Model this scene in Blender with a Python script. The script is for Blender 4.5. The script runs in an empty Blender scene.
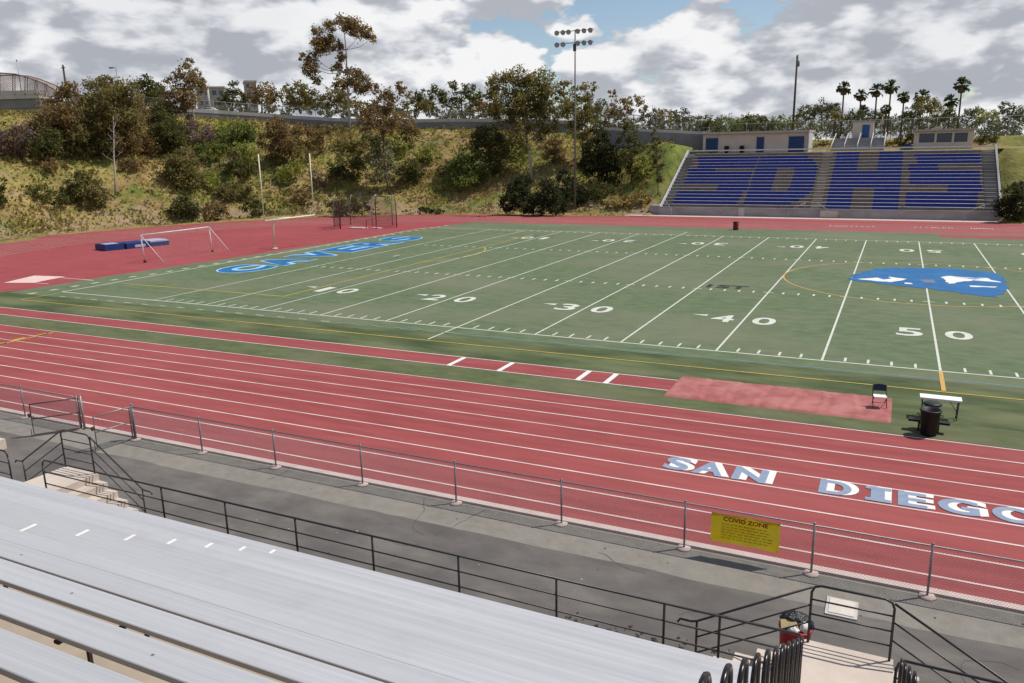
# exposure and light settings
SKY_S, CLOUD_S, SUN_E, EXPO = .11, 1.02, 4.8, -.05
CLOUD_OFF = (2.3, 1.1, .4)
COV_LO = -.12
import bpy, math, random
from mathutils import Vector, Matrix, noise
random.seed(11)
S = bpy.context.scene
COL = S.collection
rad = math.radians

# ---------------------------------------------------------------- camera
CAM = Vector((-2.22528590, -35.7795499, 9.17533023))
YAW, PITCH, ROLL, FOC = 0.451619112, 0.237528738, -0.0183348116, 789.209653
_f = Vector((-math.sin(YAW)*math.cos(PITCH), math.cos(YAW)*math.cos(PITCH), -math.sin(PITCH)))
_r = Vector((math.cos(YAW), math.sin(YAW), 0)); _u = _r.cross(_f)
CR = _r*math.cos(ROLL) + _u*math.sin(ROLL); CU = -_r*math.sin(ROLL) + _u*math.cos(ROLL); CF = _f
cd = bpy.data.cameras.new('camera'); cam = bpy.data.objects.new('camera', cd); COL.objects.link(cam)
cd.sensor_width = 36; cd.lens = FOC/1024*36; cd.clip_start = 0.05; cd.clip_end = 9000
m = Matrix((CR, CU, -CF)).transposed().to_4x4(); m.translation = CAM
cam.matrix_world = m
S.camera = cam
def ray(px, py): return CF + CR*((px-512)/FOC) - CU*((py-341.5)/FOC)

# ---------------------------------------------------------------- materials
def nm(name):
    mt = bpy.data.materials.new(name); mt.use_nodes = True
    nt = mt.node_tree; b = nt.nodes['Principled BSDF']
    return mt, nt, b
def N(nt, typ, **kw):
    n = nt.nodes.new(typ)
    for k, v in kw.items():
        if k in n.inputs: n.inputs[k].default_value = v
        else: setattr(n, k, v)
    return n
def c4(c): return (c[0], c[1], c[2], 1)
def mat(name, c1, c2=None, scale=3.0, rough=.8, metal=0.0, bump=0.0, stretch=(1,1,1), c3=None, scale3=0.3, f3=.5, detail=5, island=0.0, spec=.3, bscale=None, trans=0):
    mt, nt, b = nm(name); L = nt.links
    b.inputs['Roughness'].default_value = rough; b.inputs['Metallic'].default_value = metal
    b.inputs['Specular IOR Level'].default_value = spec
    if c2 is None: c2 = tuple(x*.78 for x in c1)
    tc = N(nt, 'ShaderNodeTexCoord'); mp = N(nt, 'ShaderNodeMapping'); mp.inputs['Scale'].default_value = stretch
    L.new(tc.outputs['Object'], mp.inputs['Vector'])
    n1 = N(nt, 'ShaderNodeTexNoise', Scale=scale, Detail=detail, Roughness=.6); L.new(mp.outputs[0], n1.inputs['Vector'])
    cr = N(nt, 'ShaderNodeValToRGB'); L.new(n1.outputs['Fac'], cr.inputs[0])
    cr.color_ramp.elements[0].position = .33; cr.color_ramp.elements[1].position = .67
    cr.color_ramp.elements[0].color = c4(c2); cr.color_ramp.elements[1].color = c4(c1)
    out = cr.outputs[0]
    if c3 is not None:
        n2 = N(nt, 'ShaderNodeTexNoise', Scale=scale3, Detail=4, Roughness=.55); L.new(mp.outputs[0], n2.inputs['Vector'])
        mr = N(nt, 'ShaderNodeMapRange'); L.new(n2.outputs['Fac'], mr.inputs[0])
        mr.inputs[1].default_value = .45; mr.inputs[2].default_value = .65; mr.inputs[4].default_value = f3
        mx = N(nt, 'ShaderNodeMix', data_type='RGBA'); L.new(mr.outputs[0], mx.inputs[0]); L.new(out, mx.inputs[6]); mx.inputs[7].default_value = c4(c3)
        out = mx.outputs[2]
    if island:
        ge = N(nt, 'ShaderNodeNewGeometry'); m2 = N(nt, 'ShaderNodeMapRange'); L.new(ge.outputs['Random Per Island'], m2.inputs[0])
        m2.inputs[3].default_value = 1-island; m2.inputs[4].default_value = 1+island
        vm = N(nt, 'ShaderNodeVectorMath', operation='SCALE'); L.new(out, vm.inputs[0]); L.new(m2.outputs[0], vm.inputs['Scale'])
        out = vm.outputs[0]
    L.new(out, b.inputs['Base Color'])
    if bump:
        nb = N(nt, 'ShaderNodeTexNoise', Scale=bscale or scale*4, Detail=3); L.new(mp.outputs[0], nb.inputs['Vector'])
        bp = N(nt, 'ShaderNodeBump', Strength=bump, Distance=.05); L.new(nb.outputs['Fac'], bp.inputs['Height']); L.new(bp.outputs[0], b.inputs['Normal'])
    if trans:
        tr = N(nt, 'ShaderNodeBsdfTranslucent'); L.new(out, tr.inputs['Color'])
        ms = N(nt, 'ShaderNodeMixShader', Fac=trans); o = nt.nodes['Material Output']
        L.new(b.outputs[0], ms.inputs[1]); L.new(tr.outputs[0], ms.inputs[2]); L.new(ms.outputs[0], o.inputs[0])
    return mt
def net_mat(name, col, cover, scale, dia=True):
    """woven wire or cord netting: a procedural lattice with open holes"""
    mt, nt, b = nm(name); L = nt.links
    b.inputs['Base Color'].default_value = c4(col); b.inputs['Roughness'].default_value = .6
    tc = N(nt, 'ShaderNodeTexCoord'); sp = N(nt, 'ShaderNodeSeparateXYZ'); L.new(tc.outputs['Object'], sp.inputs[0])
    xy = N(nt, 'ShaderNodeMath', operation='ADD'); L.new(sp.outputs['X'], xy.inputs[0]); L.new(sp.outputs['Y'], xy.inputs[1])
    res = []
    for sgn in ('ADD', 'SUBTRACT'):
        a = N(nt, 'ShaderNodeMath', operation=sgn); L.new(xy.outputs[0], a.inputs[0]); L.new(sp.outputs['Z'], a.inputs[1])
        s = N(nt, 'ShaderNodeMath', operation='MULTIPLY'); L.new(a.outputs[0], s.inputs[0]); s.inputs[1].default_value = scale
        fr = N(nt, 'ShaderNodeMath', operation='FRACT'); L.new(s.outputs[0], fr.inputs[0])
        lt = N(nt, 'ShaderNodeMath', operation='LESS_THAN'); L.new(fr.outputs[0], lt.inputs[0]); lt.inputs[1].default_value = cover
        res.append(lt)
    mx = N(nt, 'ShaderNodeMath', operation='MAXIMUM'); L.new(res[0].outputs[0], mx.inputs[0]); L.new(res[1].outputs[0], mx.inputs[1])
    tr = N(nt, 'ShaderNodeBsdfTransparent'); ms = N(nt, 'ShaderNodeMixShader'); o = nt.nodes['Material Output']
    L.new(mx.outputs[0], ms.inputs[0]); L.new(tr.outputs[0], ms.inputs[1]); L.new(b.outputs[0], ms.inputs[2]); L.new(ms.outputs[0], o.inputs[0])
    return mt

M = {}
M['track'] = mat('track_rubber', (.290,.060,.056), (.220,.042,.041), 2.6, .85, bump=.25, bscale=60, c3=(.325,.085,.080), scale3=.22, f3=.5, stretch=(.16,1,1), detail=7)
M['dzone'] = mat('infield_rubber', (.290,.054,.055), (.235,.040,.043), .6, .85, c3=(.33,.075,.078), scale3=.06, f3=.4)
M['pitred'] = mat('pit_tarp', (.38,.125,.115), (.25,.075,.065), 1.2, .8, c3=(.40,.165,.14), scale3=.6, f3=.6)
M['turf'] = mat('artificial_turf', (.120,.158,.080), (.078,.108,.052), 1.6, .9, c3=(.150,.158,.098), scale3=.13, f3=.75, detail=9, stretch=(.6,1,1), bump=.4, bscale=25)
M['sidegrass'] = mat('worn_grass', (.110,.135,.054), (.040,.060,.022), .7, .95, c3=(.155,.155,.085), scale3=.35, f3=.5, stretch=(.30,1,1), bump=.6, bscale=30)
M['stripgrass'] = mat('strip_grass', (.110,.128,.055), (.066,.086,.032), 1.8, .95, c3=(.15,.14,.08), scale3=.4, f3=.55, stretch=(.5,1,1), bump=.6, bscale=30)
M['white'] = mat('white_paint', (.74,.72,.68), (.62,.60,.56), 5, .7)
M['lane'] = mat('lane_paint', (.68,.54,.50), (.50,.34,.32), 1.2, .7, stretch=(.6,1,1))
M['fieldwhite'] = mat('field_paint', (.60,.60,.54), (.44,.46,.38), 3.5, .8, detail=8)
M['yellow'] = mat('yellow_paint', (.50,.36,.05), (.34,.27,.06), 1.1, .8)
M['orange'] = mat('orange_paint', (.55,.33,.09), (.42,.26,.08), 2, .8)
M['bluepaint'] = mat('blue_paint', (.012,.118,.30), (.009,.092,.245), 1.4, .8, c3=(.02,.15,.34), scale3=.5)
M['paleblue'] = mat('pale_blue_paint', (.30,.55,.75), (.22,.45,.66), 1.5, .8)
M['slate'] = mat('slate_blue_paint', (.235,.29,.385), (.19,.24,.33), 4, .75)
M['thinblue'] = mat('faded_line_paint', (.16,.27,.30), (.11,.2,.21), 1.5, .8)
M['blackpaint'] = mat('black_paint', (.02,.025,.02), None, 2, .8)
M['asphalt'] = mat('asphalt_light', (.235,.215,.185), (.18,.165,.143), 3.0, .9, detail=9, c3=(.25,.228,.19), scale3=.25, f3=.6, bump=.4, bscale=70)
M['asphalt2'] = mat('asphalt_dark', (.165,.147,.132), (.105,.094,.085), 1.5, .88, detail=9, c3=(.085,.077,.073), scale3=.45, f3=.8, bump=.4, bscale=70, stretch=(.6,1,1))
M['kerb'] = mat('kerb_concrete', (.55,.44,.40), (.46,.36,.33), 2, .85)
M['concrete'] = mat('concrete', (.56,.475,.40), (.46,.39,.325), 1.4, .9, c3=(.36,.30,.25), scale3=.5, f3=.5, bump=.2)
M['terrace'] = mat('terrace_concrete', (.37,.305,.235), (.29,.24,.185), 1.6, .9, c3=(.22,.185,.15), scale3=.7, f3=.6)
M['greyconc'] = mat('grey_concrete', (.34,.33,.33), (.27,.265,.265), .6, .9, c3=(.18,.175,.175), scale3=.25, f3=.6, stretch=(1,1,2.5))
M['galv'] = mat('galvanised_steel', (.30,.30,.31), (.22,.22,.23), 8, .5, metal=.5)
M['blacksteel'] = mat('black_painted_steel', (.022,.022,.024), (.015,.015,.016), 8, .42, spec=.5)
M['hoopsteel'] = mat('dark_coated_steel', (.035,.034,.036), (.02,.02,.022), 30, .25, metal=.55, spec=.5)
M['darkrail'] = mat('rail_wear', (.10,.09,.09), (.05,.045,.045), 9, .45, metal=.3)
M['whitesteel'] = mat('white_steel', (.66,.62,.62), (.5,.46,.47), 5, .5)
M['goalpaint'] = mat('goalpost_paint', (.74,.67,.48), (.62,.54,.37), 3, .5)
M['bracket'] = mat('bracket_steel', (.03,.025,.022), None, 8, .6)
def bench_mat():
    mt, nt, b = nm('mill_aluminium'); L = nt.links
    b.inputs['Metallic'].default_value = .35; b.inputs['Roughness'].default_value = .42
    tc = N(nt, 'ShaderNodeTexCoord'); mp = N(nt, 'ShaderNodeMapping'); mp.inputs['Scale'].default_value = (.10, 9, 3)
    L.new(tc.outputs['Object'], mp.inputs[0])
    n1 = N(nt, 'ShaderNodeTexNoise', Scale=2.2, Detail=6, Roughness=.65); L.new(mp.outputs[0], n1.inputs['Vector'])
    cr = N(nt, 'ShaderNodeValToRGB'); L.new(n1.outputs['Fac'], cr.inputs[0])
    cr.color_ramp.elements[0].position = .3; cr.color_ramp.elements[1].position = .72
    cr.color_ramp.elements[0].color = (.50,.495,.50,1); cr.color_ramp.elements[1].color = (.60,.595,.60,1)
    n3 = N(nt, 'ShaderNodeTexNoise', Scale=1.1, Detail=5, Roughness=.7); L.new(tc.outputs['Object'], n3.inputs['Vector'])
    m3 = N(nt, 'ShaderNodeMapRange'); L.new(n3.outputs['Fac'], m3.inputs[0]); m3.inputs[1].default_value=.5; m3.inputs[2].default_value=.8; m3.inputs[4].default_value=.45
    mx = N(nt, 'ShaderNodeMix', data_type='RGBA'); L.new(m3.outputs[0], mx.inputs[0]); L.new(cr.outputs[0], mx.inputs[6]); mx.inputs[7].default_value=(.43,.42,.42,1)
    oi = N(nt, 'ShaderNodeObjectInfo'); mo = N(nt, 'ShaderNodeMapRange'); L.new(oi.outputs['Random'], mo.inputs[0]); mo.inputs[3].default_value = .93; mo.inputs[4].default_value = 1.05
    sc_ = N(nt, 'ShaderNodeVectorMath', operation='SCALE'); L.new(mx.outputs[2], sc_.inputs[0]); L.new(mo.outputs[0], sc_.inputs['Scale'])
    n5 = N(nt, 'ShaderNodeTexVoronoi', voronoi_dimensions='2D', Scale=.9); L.new(tc.outputs['Object'], n5.inputs['Vector'])
    sp5 = N(nt, 'ShaderNodeMapRange'); L.new(n5.outputs['Distance'], sp5.inputs[0]); sp5.inputs[1].default_value=.008; sp5.inputs[2].default_value=.014; sp5.inputs[3].default_value=.3; sp5.inputs[4].default_value=1
    s6 = N(nt, 'ShaderNodeVectorMath', operation='SCALE'); L.new(sc_.outputs[0], s6.inputs[0]); L.new(sp5.outputs[0], s6.inputs['Scale'])
    L.new(s6.outputs[0], b.inputs['Base Color'])
    m2 = N(nt, 'ShaderNodeMapRange'); L.new(n1.outputs['Fac'], m2.inputs[0]); m2.inputs[3].default_value=.34; m2.inputs[4].default_value=.52
    L.new(m2.outputs[0], b.inputs['Roughness'])
    wv = N(nt, 'ShaderNodeTexWave', Scale=12.0); wv.bands_direction = 'Y'; L.new(tc.outputs['Object'], wv.inputs[0])
    bp = N(nt, 'ShaderNodeBump', Strength=.07, Distance=.003); L.new(wv.outputs[0], bp.inputs['Height']); L.new(bp.outputs[0], b.inputs['Normal'])
    return mt
M['alu'] = bench_mat()
M['faralu'] = mat('far_aluminium', (.42,.41,.40), (.33,.32,.32), 1.5, .6, metal=.1)
M['seatblue'] = mat('seat_blue', (.022,.045,.27), (.016,.033,.21), 1.2, .6)
M['seattan'] = mat('seat_tan', (.21,.165,.145), (.15,.118,.103), 1.2, .75)
M['cream'] = mat('cream_stucco', (.56,.49,.43), (.50,.43,.375), .8, .9)
M['bluedoor'] = mat('blue_door_paint', (.018,.045,.15), (.014,.036,.12), 2, .55)
M['roofgrey'] = mat('roof_coating', (.42,.38,.34), (.34,.31,.28), 1, .85)
M['glassdark'] = mat('dark_window', (.02,.035,.075), None, 1, .15, spec=.6)
M['asphaltroad'] = mat('road_asphalt', (.10,.10,.10), None, .8, .9)
M['barrier'] = mat('barrier_concrete', (.22,.22,.235), (.17,.17,.185), .7, .9, c3=(.15,.15,.16), scale3=.2)
M['palecap'] = mat('pale_concrete', (.48,.46,.44), (.40,.38,.37), .7, .9)
M['wood'] = mat('pole_wood', (.09,.07,.055), (.06,.045,.036), 4, .9, stretch=(1,1,.15))
M['polegrey'] = mat('grey_pole_steel', (.20,.19,.18), None, 2, .55, metal=.3)
M['lampcan'] = mat('lamp_housing', (.05,.055,.075), None, 3, .4, metal=.3)
M['lens'] = mat('lamp_lens', (.35,.37,.4), None, 3, .15, spec=.6)
M['bluemat'] = mat('blue_vinyl', (.012,.04,.16), (.009,.03,.12), 1.5, .5)
M['bluemat2'] = mat('pale_vinyl', (.38,.43,.52), (.30,.34,.44), 1.5, .5)
M['blackplastic'] = mat('black_plastic', (.012,.012,.014), None, 4, .5)
M['tablewhite'] = mat('table_plastic', (.80,.80,.80), (.74,.74,.74), 4, .4)
M['navy'] = mat('navy_fabric', (.02,.03,.06), None, 6, .8)
M['redbin'] = mat('red_plastic', (.33,.018,.026), (.26,.014,.02), 3, .45)
M['bag'] = mat('black_bin_liner', (.012,.012,.014), None, 9, .3, bump=.6, spec=.6)
M['paper'] = mat('crumpled_paper', (.72,.70,.66), None, 9, .8)
M['cardboard'] = mat('tan_cardboard', (.36,.28,.14), None, 7, .8)
M['sign'] = mat('sign_yellow', (.66,.55,.022), (.56,.43,.02), 3, .6, c3=(.50,.49,.05), scale3=1.5, f3=.6, trans=.5)
M['signred'] = mat('sign_red', (.33,.012,.016), None, 3, .6)
M['signtext'] = mat('sign_faded_text', (.50,.41,.025), None, 3, .6, trans=.5)
M['carwhite'] = mat('car_paint_white', (.75,.76,.78), None, 1, .25, spec=.6)
M['tyre'] = mat('tyre', (.02,.02,.02), None, 3, .8)
M['rust'] = mat('rusty_mesh_frame', (.10,.055,.045), (.07,.04,.035), 2, .8)
M['net'] = net_mat('cord_net', (.06,.035,.032), .17, 9)
M['goalnet'] = net_mat('white_net', (.5,.42,.42), .015, 7)
M['farmesh'] = net_mat('chain_link_far', (.16,.16,.165), .07, 12)
M['cagemesh'] = net_mat('bridge_cage_mesh', (.26,.16,.12), .26, 3)
M['wire'] = mat('fence_wire', (.22,.20,.22), None, 8, .5, metal=.4)
# ground of the whole place: dry grass, bare earth and green weeds
def ground_mat():
    mt, nt, b = nm('dry_hillside'); L = nt.links; b.inputs['Roughness'].default_value = .95; b.inputs['Specular IOR Level'].default_value = .1
    tc = N(nt, 'ShaderNodeTexCoord')
    def noi(s, d=6, r=.6, off=0):
        mp = N(nt, 'ShaderNodeMapping'); mp.inputs['Location'].default_value = (off, off*1.7, 0); L.new(tc.outputs['Object'], mp.inputs[0])
        n = N(nt, 'ShaderNodeTexNoise', Scale=s, Detail=d, Roughness=r); L.new(mp.outputs[0], n.inputs['Vector']); return n.outputs['Fac']
    def ramp(fac, st):
        r = N(nt, 'ShaderNodeValToRGB'); L.new(fac, r.inputs[0]); e = r.color_ramp.elements
        e[0].position, e[0].color = st[0][0], c4(st[0][1]); e[1].position, e[1].color = st[-1][0], c4(st[-1][1])
        for p, c in st[1:-1]: x = e.new(p); x.color = c4(c)
        return r.outputs[0]
    big = ramp(noi(.085), [(.34,(.20,.21,.055)), (.45,(.33,.265,.095)), (.53,(.29,.20,.09)), (.63,(.16,.185,.045))])
    fine = ramp(noi(.9, 6, .7, 5), [(.3,(.45,.42,.40)), (.5,(.85,.85,.8)), (.72,(1.25,1.2,1.1))])
    mx = N(nt, 'ShaderNodeMix', data_type='RGBA', blend_type='MULTIPLY'); mx.inputs[0].default_value = 1; L.new(big, mx.inputs[6]); L.new(fine, mx.inputs[7])
    at = N(nt, 'ShaderNodeAttribute', attribute_name='bare_earth'); ad = N(nt, 'ShaderNodeMath', operation='ADD'); L.new(noi(.22, 5, .65, 11), ad.inputs[0]); L.new(at.outputs['Fac'], ad.inputs[1])
    dirt = N(nt, 'ShaderNodeMapRange'); L.new(ad.outputs[0], dirt.inputs[0]); dirt.inputs[1].default_value=.55; dirt.inputs[2].default_value=.66; dirt.inputs[4].default_value=.75
    m2 = N(nt, 'ShaderNodeMix', data_type='RGBA'); L.new(dirt.outputs[0], m2.inputs[0]); L.new(mx.outputs[2], m2.inputs[6]); m2.inputs[7].default_value=(.31,.215,.15,1)
    aw = N(nt, 'ShaderNodeAttribute', attribute_name='green_weeds'); gw = N(nt, 'ShaderNodeMix', data_type='RGBA'); L.new(aw.outputs['Fac'], gw.inputs[0]); L.new(m2.outputs[2], gw.inputs[6])
    gg = ramp(noi(.5, 5, .65, 21), [(.35,(.21,.22,.05)), (.5,(.145,.175,.04)), (.65,(.085,.115,.028))]); L.new(gg, gw.inputs[7])
    L.new(gw.outputs[2], b.inputs['Base Color'])
    bp = N(nt, 'ShaderNodeBump', Strength=.8, Distance=.4); L.new(noi(1.2, 6, .7, 3), bp.inputs['Height']); L.new(bp.outputs[0], b.inputs['Normal'])
    return mt
M['ground'] = ground_mat()
def leaf(name, c, v=.45, c2=None):
    return mat(name, tuple(x*1.75 for x in c), c2 or tuple(x*1.0 for x in c), .55, .75, island=v, spec=.2, trans=.5, c3=(c[0]*1.8, c[1]*1.55, c[2]*1.0), scale3=.25, f3=.5, detail=2)
M['l_olive'] = leaf('leaf_olive', (.150,.132,.048))
M['l_brown'] = leaf('leaf_brown', (.175,.125,.055))
M['l_dark'] = leaf('leaf_dark', (.082,.086,.028))
M['l_black'] = leaf('leaf_very_dark', (.038,.044,.018))
M['l_green'] = leaf('leaf_green', (.125,.150,.040))
M['l_bright'] = leaf('leaf_bright_green', (.20,.21,.050))
M['l_straw'] = leaf('leaf_straw', (.30,.225,.085))
M['l_grey'] = leaf('leaf_grey_green', (.17,.165,.085))
M['l_twig'] = leaf('twig_purple_grey', (.16,.115,.095))
M['l_far'] = leaf('leaf_far', (.082,.088,.045), .3)
M['l_palm'] = leaf('leaf_palm', (.045,.060,.025), .3)
M['bark_pale'] = mat('bark_pale', (.42,.36,.30), (.28,.23,.19), 3, .9)
M['bark_dark'] = mat('bark_dark', (.10,.075,.06), (.06,.045,.035), 3, .9)
M['skirt'] = mat('palm_skirt', (.14,.10,.055), (.09,.06,.035), 2, .9)
M['straw'] = mat('straw_blades', (.40,.31,.12), (.27,.235,.065), .10, .9, island=.5, spec=.1, c3=(.17,.19,.045), scale3=.07, f3=.9, trans=.35)

# ---------------------------------------------------------------- mesh helpers
class MB:
    def __init__(s): s.v = []; s.f = []; s.mi = []; s.smooth = []
    def add(s, vs, fs, mi=0, smooth=False):
        o = len(s.v); s.v += [tuple(v) for v in vs]
        for f in fs: s.f.append([i+o for i in f]); s.mi.append(mi); s.smooth.append(smooth)
        return s
    def box(s, x0, y0, z0, x1, y1, z1, mi=0):
        v = [(x0,y0,z0),(x1,y0,z0),(x1,y1,z0),(x0,y1,z0),(x0,y0,z1),(x1,y0,z1),(x1,y1,z1),(x0,y1,z1)]
        return s.add(v, [(0,3,2,1),(4,5,6,7),(0,1,5,4),(1,2,6,5),(2,3,7,6),(3,0,4,7)], mi)
    def obox(s, c, ax, ay, az, mi=0):
        """oriented box: centre and three half-axis vectors"""
        c = Vector(c); ax, ay, az = Vector(ax), Vector(ay), Vector(az)
        v = [c+ax*i+ay*j+az*k for k in (-1,1) for (i,j) in ((-1,-1),(1,-1),(1,1),(-1,1))]
        return s.add(v, [(0,3,2,1),(4,5,6,7),(0,1,5,4),(1,2,6,5),(2,3,7,6),(3,0,4,7)], mi)
    def sheet(s, pts, z, mi=0): return s.add([(p[0], p[1], z) for p in pts], [list(range(len(pts)))], mi)
    def rect(s, x0, y0, x1, y1, z, mi=0): return s.sheet([(x0,y0),(x1,y0),(x1,y1),(x0,y1)], z, mi)
    def tube(s, pts, r, n=8, mi=0, cap=True):
        pts = [Vector(p) for p in pts]; k = len(pts)
        rs = r if isinstance(r, (list, tuple)) else [r]*k
        vs = []; ref = None
        for i, p in enumerate(pts):
            t = (pts[min(i+1,k-1)] - pts[max(i-1,0)]).normalized()
            if ref is None:
                ref = t.orthogonal().normalized()
            else:
                ref = (ref - t*ref.dot(t))
                ref = ref.normalized() if ref.length > 1e-6 else t.orthogonal().normalized()
            b = t.cross(ref)
            for j in range(n):
                a = 2*math.pi*j/n; vs.append(p + (ref*math.cos(a) + b*math.sin(a))*rs[i])
        fs = [(i*n+j, i*n+(j+1)%n, (i+1)*n+(j+1)%n, (i+1)*n+j) for i in range(k-1) for j in range(n)]
        if cap: fs += [list(range(n))[::-1], [(k-1)*n+j for j in range(n)]]
        return s.add(vs, fs, mi, n > 4)
    def lathe(s, prof, c=(0,0,0), n=20, mi=0):
        vs = [(c[0]+r*math.cos(2*math.pi*j/n), c[1]+r*math.sin(2*math.pi*j/n), c[2]+z) for r, z in prof for j in range(n)]
        k = len(prof)
        fs = [(i*n+j, i*n+(j+1)%n, (i+1)*n+(j+1)%n, (i+1)*n+j) for i in range(k-1) for j in range(n)]
        fs += [list(range(n))[::-1], [(k-1)*n+j for j in range(n)]]
        return s.add(vs, fs, mi, True)
    def build(s, name, mats, parent=None, loc=None):
        me = bpy.data.meshes.new(name); 
        me.from_pydata(s.v, [], s.f)
        for mt in (mats if isinstance(mats, (list, tuple)) else [mats]): me.materials.append(mt)
        me.polygons.foreach_set('material_index', s.mi); me.polygons.foreach_set('use_smooth', s.smooth)
        me.update()
        o = bpy.data.objects.new(name, me); COL.objects.link(o)
        if loc is not None: o.location = loc
        if parent: o.parent = parent
        return o
def tag(o, label, cat, group=None, kind=None):
    if label: o['label'] = label
    if cat: o['category'] = cat
    if group: o['group'] = group
    if kind: o['kind'] = kind
    return o
def thing(name, label, cat, loc=(0,0,0), rz=0, group=None):
    o = bpy.data.objects.new(name, None); COL.objects.link(o); o.location = loc; o.rotation_euler = (0,0,rz); o.empty_display_size = .2
    return tag(o, label, cat, group)
def struct(mb, name, mt, label=None):
    o = mb.build(name, mt); o['kind'] = 'structure'
    o['label'] = label or name.replace('_', ' '); o['category'] = name.replace('_', ' ')
    return o
def text_mesh(txt, w, h, bold=.03, spacing=1.0):
    """outline text fitted to w x h, flat in XY with its lower left corner at 0,0: returns verts, faces"""
    cu = bpy.data.curves.new('lettering', 'FONT'); cu.body = txt; cu.size = 1; cu.offset = bold; cu.space_character = spacing; cu.resolution_u = 5
    ob = bpy.data.objects.new('lettering', cu); COL.objects.link(ob)
    bpy.context.view_layer.update()
    me = bpy.data.meshes.new_from_object(ob.evaluated_get(bpy.context.evaluated_depsgraph_get()))
    vs = [v.co.copy() for v in me.vertices]; fs = [list(p.vertices) for p in me.polygons]
    bpy.data.objects.remove(ob); bpy.data.curves.remove(cu); bpy.data.meshes.remove(me)
    x0 = min(v.x for v in vs); x1 = max(v.x for v in vs); y0 = min(v.y for v in vs); y1 = max(v.y for v in vs)
    return [Vector(((v.x-x0)/(x1-x0)*w, (v.y-y0)/(y1-y0)*h, 0)) for v in vs], fs
def put_text(mb, txt, w, h, org, ux, uy, mi=0, bold=.03, z=0):
    """org is the lower left corner; ux, uy the text's right and up directions"""
    vs, fs = text_mesh(txt, w, h, bold); ux, uy, org = Vector(ux), Vector(uy), Vector(org)
    mb.add([org + ux*v.x + uy*v.y for v in vs], fs, mi)
# ---------------------------------------------------------------- terrain
CX, CY, R0 = -50.0, 24.4, 45.5
def dist_s(x, y):
    dx = x - max(CX, min(60, x)); dy = y - CY
    return math.hypot(dx, dy) - R0
def azim(x, y): return math.atan2(x-CAM.x, y-CAM.y)
def run_at(px): return 34 if px < 610 else (20 if px > 668 else 34 + (20-34)*(px-610)/58)
CREST = [(-120,104),(0,113),(100,113),(200,118),(250,121),(320,126),(400,129),(470,129.5),(560,133),(610,136)]
HT = []
for px, py in CREST:
    d = ray(px, py); t = 60.0
    while True:
        p = CAM + d*t
        if p.y > 24 and dist_s(p.x, p.y) >= run_at(px) or p.x < -50 and dist_s(p.x, p.y) >= run_at(px): break
        t += .25
    HT.append((azim(p.x, p.y), p.z, run_at(px)))
for px, z in ((640,10.7),(668,9.9),(688,9.3),(708,8.3),(760,8.2),(1030,8.25),(1300,8.5)):
    d = ray(px, 145); HT.append((math.atan2(d.x, d.y), z, run_at(px)))
HT.sort()
def lerp_tab(a, k):
    if a <= HT[0][0]: return HT[0][k]
    for i in range(len(HT)-1):
        if a <= HT[i+1][0]:
            q = (a-HT[i][0])/(HT[i+1][0]-HT[i][0]); return HT[i][k]*(1-q)+HT[i+1][k]*q
    return HT[-1][k]
def ss(a, b, x):
    t = max(0, min(1, (x-a)/(b-a))); return t*t*(3-2*t)
def height(x, y):
    s = dist_s(x, y)
    if s <= 0 or y < -19.5: return 0.0
    a = azim(x, y); H = lerp_tab(a, 1); run = lerp_tab(a, 2)
    right = ss(-37, -31, x)*ss(60, 55, x)                    # behind the far grandstand
    st = 3.5*(1-right) + 1.5
    t = max(0, min(1, (s-st)/(run-st)))
    f = .55*t + .45*t*t*(3-2*t)
    z = H*f
    n = noise.noise(Vector((x*.11, y*.11, 0)))*.9 + noise.noise(Vector((x*.3, y*.3, 4)))*.45
    z += n*min(1, s/6)*ss(1.0, .75, t)*(1-right)
    if s > run:
        z += right*1.75*ss(run+6.5, run+14, s)                # second step up behind the press box
        far = ss(run+60, run+320, s)
        z = z*(1-far) + far*7.5
    z *= ss(-19.5, -2, y)
    if -33.0 < x < 9.0 and 69 < y < 91.5: z = min(z, max(0, (y-75.6)*.498-.75)) if y < 90.2 else min(z, 8.0)
    return z
def axis_steps(segs):
    out = []
    for a, b, st in segs:
        n = max(1, round((b-a)/st)); out += [a+(b-a)*i/n for i in range(n)]
    return out + [segs[-1][1]]
gx = axis_steps([(-2500,-900,400),(-900,-300,60),(-300,-150,8),(-150,34,1.4),(34,100,6),(100,400,40),(400,2500,350)])
gy = axis_steps([(-700,-100,100),(-100,-20,16),(-20,-2,3),(-2,125,1.4),(125,220,8),(220,700,50),(700,4500,500)])
mb = MB(); nx = len(gx)
mb.v = [(x, y, height(x, y)) for y in gy for x in gx]
for j in range(len(gy)-1):
    for i in range(nx-1):
        mb.f.append((j*nx+i, j*nx+i+1, (j+1)*nx+i+1, (j+1)*nx+i)); mb.mi.append(0); mb.smooth.append(True)
gm = struct(mb, 'ground', M['ground'], 'dry grassy ground rising to the embankment round the stadium')
at_ = gm.data.attributes.new('bare_earth', 'FLOAT', 'POINT')
at_.data.foreach_set('value', [(lambda s: (.16*ss(2.2, 4.5, s)*ss(12, 7.5, s) - .12*ss(2.5, 1.0, s)) if v[1] > -2 else -.2)(dist_s(v[0], v[1])) for v in mb.v])
at_ = gm.data.attributes.new('green_weeds', 'FLOAT', 'POINT')
def weeds(x, y):
    if y < 20: return 0
    n = noise.noise(Vector((x*.13, y*.13, 8)))*.5 + noise.noise(Vector((x*.4, y*.4, 3)))*.3
    w = 1.0*ss(-46, -40, x)*ss(6, 10, dist_s(x, y))*ss(-29, -31, x) + .6*ss(8.5, 9.5, x) + .75*ss(.05, .4, n)*ss(5, 9, dist_s(x, y))
    return max(0, min(1, w*(.75 + n*.5)))
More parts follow.
